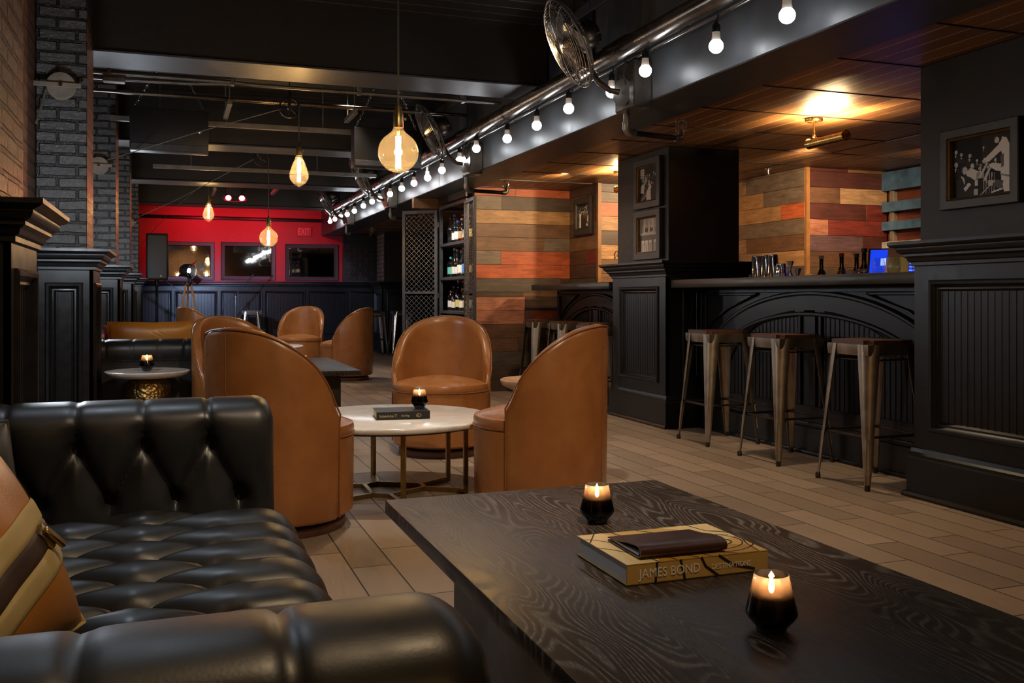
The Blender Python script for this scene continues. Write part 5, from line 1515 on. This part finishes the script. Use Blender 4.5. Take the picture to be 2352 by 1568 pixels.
rope('rope slanting from the teardrop pendant pulley down to the second brick pillar', [(.79,7.39,2.43),(.2,7.95,2.31),(-.53,8.655,2.14)])
rope('rope slanting from the smaller globe pulley to the far brick pillars', [(.815,10.09,2.425),(.1,12.2,2.2),(-.54,14.42,2.08)])
rope('rope hanging below the nearest wooden pulley block', [(-.66,5.77,2.13),(-.675,5.75,2.05),(-.70,5.7,1.93)], .006)
rope('thin rope slanting toward the red wall from the small teardrop pendant', [(.44,12.92,2.52),(-.05,14.6,2.2),(-.50,16.9,1.85)], .003)

# ================================================================= STRUTS, CONDUITS, HANGING BOXES
def bar_obj(name, label, cat, boxes, mat, group=None):
    mb = MB()
    for b in boxes: mb.box(*b, .003, 1)
    return tag(mb.build(name, G[mat], None, smooth=30), label, cat, group)
SGp = 'metal struts across the ceiling'
def strut(name, label, x0, x1, y, z, s=.041, hang=()):
    t = thing(name, label, 'strut', (x0, y, z), 0, SGp)
    L = x1-x0; mb = MB()
    A = [(-s/2,-s/2),(s/2,-s/2),(s/2,s/2),(-s/2,s/2)]
    mb.prism([(0,-s/2),(L,-s/2),(L,s/2),(0,s/2)], -s/2, s/2)
    mb.build('channel', G['galv_metal'], t, smooth=0)
    for hx in hang: MB().cyl((hx-x0,0,s/2),(hx-x0,0,CEIL-.01-z),.005,n=8).build('threaded_rod', G['galv_metal'], t)
    return t
strut('ceiling_strut', 'long metal strut carrying the hanging boxes', -.5, 1.62, 8.66, 2.505, .042, (-.1,.45,1.3))
strut('ceiling_strut', 'metal strut behind the hanging boxes', -.2, 2.3, 11.1, 2.43, .042, (.2,1.6))
for x, y0, y1, z, l in ((.44,7.9,8.62,2.56,'short slanting metal strut left of the spoked pulley'),(1.47,7.95,8.40,2.56,'short slanting metal strut right of the spoked pulley'),(.55,13.4,14.2,2.46,'short metal strut near the red wall, left'),(1.35,12.9,13.8,2.46,'short metal strut near the red wall, right')):
    t = thing('strut_bracket', l, 'strut', (x, y0, z), 0, 'short ceiling struts')
    MB().box(-.02,.02,0,y1-y0,-.02,.02,.002,1).build('channel', G['galv_metal'], t, smooth=30)
    MB().cyl((0,.05,.02),(0,.05,CEIL-.01-z),.005,n=8).build('threaded_rod', G['galv_metal'], t)
    MB().cyl((0,y1-y0-.06,.02),(0,y1-y0-.06,CEIL-.01-z),.005,n=8).build('threaded_rod', G['galv_metal'], t)
# conduits below the first beam
t = thing('conduit', 'bundle of pale metal conduits running under the first ceiling beam', 'conduit', (-.7, 6.86, 2.47))
MB().tube([(.0,0,.02),(.6,0,.02),(1.1,.0,.02),(1.25,.0,.012),(3.1,.0,.012)], .0125, 10).build('conduit_pipe', G['galv_metal'], t)
MB().tube([(.0,.04,.045),(.55,.04,.045),(.95,.04,.045),(1.12,.01,.04)], .0115, 10).build('conduit_pipe', G['galv_metal'], t)
MB().tube([(.0,.03,-.012),(.4,.03,-.012),(.8,.03,-.005),(1.1,.01,.01)], .0115, 10).build('conduit_pipe', G['galv_metal'], t)
for x in (.3,1.1,2.0,2.8): MB().box(x-.012,x+.012,-.018,.05,.0,.455).build('pipe_clip', G['galv_metal'], t, smooth=0)
MB().box(.26,.40,-.01,.07,-.035,-.005,.004,1).build('junction_box', G['galv_metal'], t, smooth=30)
o = MB().cyl((-.7,8.1,2.62),(2.5,8.1,2.62),.018,n=12).build('conduit', G['duct_metal'], None); tag(o, 'single dark conduit crossing the ceiling behind the conduit bundle', 'conduit')
def chain(mb, p0, p1, n):
    p0 = Vector(p0); p1 = Vector(p1); d = (p1-p0); L = d.length/n; d.normalize()
    a = d.orthogonal().normalized(); b = d.cross(a)
    for k in range(n):
        c = p0+d*(L*(k+.5)); u = a if k % 2 else b
        mb.tube([c+d*(L*.62*math.cos(2*PI*i/14))+u*(L*.34*math.sin(2*PI*i/14)) for i in range(14)], L*.10, 5, closed=True)
def hang_box(label, x, y, z):
    t = thing('hanging_box', label, 'box', (x, y, z), 0, 'black boxes hung on chains')
    MB().box(0,.63,0,.16,0,.36,.008,2).build('case', G['black_metal'], t, smooth=30)
    MB().box(.01,.62,-.006,.0,.01,.06,.002,1).build('lower_strip', G['iron_frame'], t, smooth=30)
    MB().lathe([(0,0),(.014,0),(.016,.004),(.010,.008),(0,.008)], 18, (.56,0,.18), (0,-1,0)).build('lock_knob', G['steel'], t)
    for x0, x1 in ((.02,.21),(.61,.43)):
        mb = MB(); chain(mb, (x0,.08,.35), (x1,.08,CEIL-.01-z), 16); mb.build('chain', G['steel'], t)
        MB().tube([(x0+.014*math.cos(a), .08, .345+.018*math.sin(a)) for a in [2*PI*i/14 for i in range(14)]], .004, 6, closed=True).build('shackle', G['steel'], t)
    return t
hang_box('black box hung on two chains at the left, with a small lock', -.335, 8.46, 2.215)
hang_box('black box hung on chains behind the largest globe pendant', 1.55, 8.46, 2.165)
# red lamp by the far wall
t = thing('red_spotlight', 'twin red spotlight glowing on the ceiling before the red wall', 'spotlight', (.83, 14.2, 2.42))
MB().box(-.10,.12,-.02,.10,.05,.5,.004,1).build('bracket', G['black_metal'], t, smooth=30)
for x in (-.06,.13):
    MB().lathe([(.045,0),(.05,.03),(.035,.09),(0,.10)], 20, (x,0,0), (0,.9,.45)).build('lamp_can', G['black_metal'], t)
    MB().lathe([(0,0),(.04,0),(.042,.008),(0,.01)], 20, (x,0,0), (0,.9,.45)).build('lens', G['red_lamp_glow'], t)
MB().tube([(-.15,0,.01),(-.12,0,-.035),(.03,0,-.055),(.18,0,-.035),(.21,0,.01)], .006, 6).build('guard_bar', G['dark_red'], t)
for x in (-.12,.18): MB().cyl((x,0,-.03),(x,0,.06),.005,n=8).build('guard_post', G['dark_red'], t)

# ================================================================= BACK WALL
def wall_mirror(label, x0, x1, z0, z1):
    t = thing('wall_mirror', label, 'mirror', (x0, 17.298, z0), 0, 'framed mirrors on the red wall')
    M = faceM('-y', 0, 0); w, h = x1-x0, z1-z0
    mb = MB(M); mb.frame(0,w,0,h,0,[(0,0),(0,.03),(.006,.036),(.03,.03),(.062,.028),(.070,.02),(.074,.006)]); mb.build('frame', G['mirror_frame'], t, smooth=35)
    g = .068
    mb = MB(M); mb.box(g,w-g,.0,.009,g,h-g); mb.build('mirror_glass', G['mirror_glass'], t, smooth=0)
    return t
wall_mirror('left framed mirror on the red wall, reflecting glowing pendants', -.16, .70, 1.275, 1.945)
wall_mirror('middle framed mirror on the red wall', .81, 1.745, 1.285, 1.955)
wall_mirror('right framed mirror on the red wall, below the soffit', 1.92, 2.87, 1.28, 1.94)
t = thing('exit_sign', 'faint red exit sign at the top right of the red wall', 'sign', (2.13, 17.295, 2.08))
MB(faceM('-y',0,0)).box(0,.26,0,.03,0,.17,.004,1).build('sign_box', G['exit_face'], t, smooth=30)
text_mesh('sign_text', 'EXIT', .15, G['exit_letter'], Matrix(((.68,0,0,.015),(0,0,-1,-.0305),(0,1.1,0,.035),(0,0,0,1))), t, .0006)

# ================================================================= STAGE CORNER
t = thing('studio_lamp', 'film-style lamp on a wooden tripod by the far left wall', 'floor lamp', (.22, 14.3, 0))
apex = Vector((0,0,1.17))
for a in (95, 215, 335):
    ft = Vector((.30*math.cos(R(a)), .30*math.sin(R(a)), .0)); top = apex+Vector((.035*math.cos(R(a)), .035*math.sin(R(a)), 0))
    mb = MB(); d = ft-top
    mb.tube([top, top.lerp(ft,.5), ft], [.020,.021,.014], 4); mb.build('tripod_leg', G['tripod_wood'], t, smooth=0)
MB().lathe([(0,1.14),(.05,1.14),(.055,1.16),(.05,1.19),(.02,1.2),(.016,1.27),(0,1.27)], 20).build('tripod_head', G['black_metal'], t)
H_ = Matrix.Translation(Vector((0,0,1.36)))
ax = Vector((.80,-.58,-.14)).normalized()
MB(H_).lathe([(0,-.12),(.06,-.11),(.09,-.07),(.10,0),(.105,.05),(.098,.05),(.09,0),(.05,-.03),(0,-.03)], 28, (0,0,0), ax).build('lamp_housing', G['black_metal'], t, smooth=50)
MB(H_).lathe([(0,.0),(.035,.004),(.037,.016),(.02,.024),(0,.025)], 24, (0,0,0), ax).build('lamp_lens', G['studio_lamp_glow'], t, smooth=50)
b0 = Vector((0,0,1.36))+ax*.07
for k, (u, w_) in enumerate(((1,0),(-1,0),(0,1),(0,-1))):
    s1 = ax.orthogonal().normalized(); s2 = ax.cross(s1)
    dd = s1*u+s2*w_; e = s1*w_-s2*u
    mb = MB(); q = [b0+dd*.10-e*.07, b0+dd*.10+e*.07, b0+dd*.16+ax*.09+e*.09, b0+dd*.16+ax*.09-e*.09]
    A = [mb.v(p) for p in q]; Bq = [mb.v(p+dd*.003) for p in q]; mb.loft([A, Bq]); mb.build('barn_door', G['chrome'], t, smooth=0)
t = thing('loudspeaker', 'tall black loudspeaker on a pole in the far left corner', 'speaker', (-.22, 15.4, 0))
MB().box(-.15,.16,-.17,.17,1.24,1.95,.015,2).build('cabinet', G['black_plastic'], t, smooth=30)
MB().box(-.13,.14,-.175,-.17,1.27,1.92,.002,1).build('grille', G['black_plastic'], t, smooth=30)
MB().lathe([(0,0),(.014,0),(.014,.004),(0,.005)], 14, (.06,-.176,1.30), (0,-1,0)).build('badge', G['galv_metal'], t)
MB().cyl((0,0,.05),(0,0,1.25),.018,n=12).build('pole', G['black_metal'], t)
MB().cyl((0,0,1.14),(0,0,1.24),.03,n=14).build('pole_socket', G['black_plastic'], t)
for a in (80,200,320): MB().tube([(0,0,.32),(.30*math.cos(R(a)),.30*math.sin(R(a)),.012)], .011, 8).build('tripod_leg', G['black_metal'], t)
t = thing('amplifier', 'small dark amplifier box on the floor of the far left corner', 'amplifier', (-.06, 14.95, 0))
MB().box(-.22,.30,-.12,.14,0,.44,.012,2).build('cabinet', G['black_plastic'], t, smooth=30)
MB().box(-.20,.17,-.126,-.12,.03,.40,.003,1).build('grille', G['iron_frame'], t, smooth=30)
MB().box(.19,.28,-.126,-.12,.03,.40,.003,1).build('side_panel', G['black_metal'], t, smooth=30)
t = thing('drum_head', 'small snare-like silver drum sitting on the amplifier', 'drum', (.05, 14.95, .441))
MB().lathe([(0,0),(.10,0),(.10,.075),(0,.075)], 24).build('shell', G['galv_metal'], t)
MB().lathe([(.10,.07),(.106,.07),(.106,.085),(.0,.082)], 24).build('rim', G['black_metal'], t)
def mic_stand(label, x, y, a, boom0, boom1, h):
    t = thing('microphone_stand', label, 'microphone stand', (x, y, 0), 0, 'microphone stands on the stage')
    MB().cyl((0,0,.06),(0,0,h),.010,n=10).build('pole', G['steel'], t)
    MB().sph((0,0,h), .022, 12, 8).build('clutch', G['black_plastic'], t)
    MB().tube([boom0, (0,0,h), boom1], .008, 8).build('boom_arm', G['black_metal'], t)
    for q in (20,140,260): MB().tube([(0,0,.09),(.24*math.cos(R(q)),.24*math.sin(R(q)),.008)], .008, 8).build('foot_leg', G['black_metal'], t)
    e = Vector(boom1); d = (e-Vector((0,0,h))).normalized()
    MB().cyl(e, e+d*.11, .011, .014, 10).build('microphone', G['black_plastic'], t)
    return t
mic_stand('microphone stand with slanting boom before the middle mirror', 1.0, 16.3, 0, (-.22,0,.78), (.22,0,1.28), 1.02)
mic_stand('microphone stand by the loudspeaker, left of the tripod lamp', .16, 15.75, 0, (.10,0,.98), (-.30,0,1.27), 1.04)
o = MB().box(0,.42,0,.30,0,.34,.02,2).build('floor_monitor', G['black_plastic'], None, (1.30,15.9,0), (R(0),0,R(20)), smooth=30); tag(o, 'black wedge floor monitor before the back wall', 'speaker')

t = MB(faceM('-y',0,0)).tube([(0,.0,0),(0,.03,.0),(0,.045,-.015),(0,.045,-.045),(0,.03,-.055),(0,.018,-.045)], .006, 8).build('wall_hook', G['steel'], None, (4.19,8.478,1.44)); tag(t, 'small steel hook on the recessed plank wall beside the pier', 'hook')
t = thing('ceiling_sprinkler', 'small sprinkler head on the bar ceiling above the plank wall', 'sprinkler', (4.95,7.0,2.115))
MB().lathe([(0,0),(.03,0),(.028,-.008),(.012,-.012),(.010,-.035),(0,-.035)], 18).build('ceiling_escutcheon', G['steel'], t, smooth=45)
MB().lathe([(0,-.05),(.018,-.05),(.018,-.047),(0,-.047)], 16).build('deflector', G['steel'], t, smooth=45)
MB().cyl((0,0,-.034),(0,0,-.049),.004,n=8).build('stem', G['steel'], t)
# ================================================================= CAMERA AND LIGHT
cam = bpy.data.cameras.new('camera'); co = bpy.data.objects.new('camera', cam); COL.objects.link(co)
co.location = (0,0,.98); co.rotation_euler = (R(90),0,-R(19.96))
cam.lens = 36*2150/2352; cam.sensor_width = 36; cam.shift_y = -(784-682)/2352
cam.clip_start = .05; cam.clip_end = 60
scene.camera = co
w = bpy.data.worlds.new('world'); scene.world = w; w.use_nodes = True
w.node_tree.nodes['Background'].inputs[0].default_value = (.5,.55,.65,1); w.node_tree.nodes['Background'].inputs[1].default_value = .0
def spot(loc, to, power, color, size=60, blend=.6, rad=.05):  # serves room lamps and added spots alike
    l = bpy.data.lights.new('spot_light', 'SPOT'); l.energy = power; l.color = color; l.spot_size = R(size); l.spot_blend = blend; l.shadow_soft_size = rad
    o = bpy.data.objects.new('spot_light', l); COL.objects.link(o); o.location = loc
    o.rotation_euler = (Vector(to)-Vector(loc)).to_track_quat('-Z','Y').to_euler(); return o
def area(loc, to, power, color, sx, sy, name='area_light'):
    l = bpy.data.lights.new(name, 'AREA'); l.energy = power; l.color = color; l.shape = 'RECTANGLE'; l.size = sx; l.size_y = sy
    o = bpy.data.objects.new(name, l); COL.objects.link(o); o.location = loc
    o.rotation_euler = (Vector(to)-Vector(loc)).to_track_quat('-Z','Y').to_euler(); return o
def point(loc, power, color, rad=.03, name='lamp'):
    l = bpy.data.lights.new(name, 'POINT'); l.energy = power; l.color = color; l.shadow_soft_size = rad
    o = bpy.data.objects.new(name, l); COL.objects.link(o); o.location = loc; return o
WARM = (1,.66,.36); COOL = (.78,.87,1.0)
# wall sconces between the pillars on the left (hidden behind the pillars from here)
SC = (.80,.89,1.0)
for y, p in ((4.85, 20), (7.75, 22), (10.6, 22), (13.4, 16)):
    point((-.58, y, 1.38), p, SC, .10, 'wall_sconce')
# pendant filaments
for (x, y, z, p) in ((1.0,4.32,1.66,9), (.926,7.39,1.95,9), (.95,10.08,1.6,9), (.45,12.9,2.085,7), (.2,-1.6,1.75,8), (.75,-1.9,1.95,8)):
    point((x, y, z), p, (1,.62,.28), .02, 'pendant_filament')
# ceiling downlights over the seating
spot((1.0, .9, 2.88), (1.0, 3.7, .3), 190, (1,.76,.52), 75, .8)
spot((.6, 1.0, 2.88), (-.1, 1.35, .4), 50, (1,.70,.40), 50, .8)
spot((-.2, 3.3, 2.88), (.2, 2.0, .4), 45, (.74,.86,1.0), 60, .8, .15)
spot((1.2, 4.9, 2.88), (1.2, 4.9, 0), 110, (1,.86,.70), 70, .8)
spot((1.5, 8.2, 2.88), (1.2, 8.2, 0), 70, (1,.80,.60), 80, .8)
spot((1.5, 11.6, 2.88), (1.3, 12.0, 0), 140, (1,.88,.76), 80, .8)
# spots added at the dropped ceiling, without fixtures, to brighten bar walls and floor
spot((3.25, 2.0, 2.09), (2.5, 2.6, 0), 30, WARM, 100, .8)
spot((3.2, 4.6, 2.09), (2.9, 4.6, 0), 42, (1,.74,.48), 110, .8)
spot((3.2, 7.0, 2.09), (2.8, 7.0, 0), 45, (1,.74,.48), 110, .8)
spot((4.55, 5.9, 2.09), (5.22, 7.2, 1.5), 140, WARM, 90, .8)
spot((4.6, 7.3, 2.09), (4.5, 8.5, 1.6), 130, WARM, 100, .8)
spot((5.45, 5.4, 2.09), (5.7, 6.8, 1.4), 50, WARM, 90, .8)
spot((5.2, 4.6, 2.09), (6.05, 6.0, 1.7), 25, (1,.85,.72), 80, .8)
spot((3.4, 7.9, 2.09), (3.3, 9.25, 1.5), 60, WARM, 110, .8)
spot((2.1, 8.9, 2.5), (2.95, 9.8, 1.4), 150, (1,.90,.78), 55, .8)  # added in mid-air to brighten the cabinet bottles
spot((2.1, 14.6, 2.6), (3.5, 16.5, 1.5), 110, (.85,.9,1.0), 40, .7)  # added in mid-air to light the far pier's brick
# red stage wash and the lamp on the tripod
spot((.5, 15.72, 2.40), (.6, 17.3, 1.95), 75, (1,.012,.05), 96, .8, .05)
spot((1.7, 15.72, 2.40), (1.9, 17.3, 1.95), 45, (1,.02,.05), 96, .8, .05)
spot((.40, 14.25, 1.36), (1.3, 17.2, .5), 260, (.42,.60,1.0), 80, .8, .04)
# red and orange spots added in mid-air to tint the left pillars
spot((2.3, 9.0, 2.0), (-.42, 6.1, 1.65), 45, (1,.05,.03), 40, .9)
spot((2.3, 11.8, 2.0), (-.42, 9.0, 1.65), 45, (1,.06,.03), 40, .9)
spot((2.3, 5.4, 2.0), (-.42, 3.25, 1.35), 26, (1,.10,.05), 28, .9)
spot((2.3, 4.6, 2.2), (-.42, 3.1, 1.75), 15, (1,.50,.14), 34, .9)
# orange spot added to light the brick behind the viewpoint
spot((.4, -1.6, 2.88), (.5, -3.4, 1.3), 160, (1,.55,.22), 90, .8)
vs = scene.view_settings
scene.display_settings.display_device = 'sRGB'
vs.view_transform = 'Standard'; vs.look = 'None'; vs.exposure = .5; vs.gamma = 1; vs.use_curve_mapping = False
cy = scene.cycles
cy.max_bounces = 7; cy.diffuse_bounces = 3; cy.glossy_bounces = 4; cy.transmission_bounces = 4; cy.transparent_max_bounces = 16
cy.caustics_reflective = False; cy.caustics_refractive = False
cy.sample_clamp_indirect = 2.5; cy.sample_clamp_direct = 0
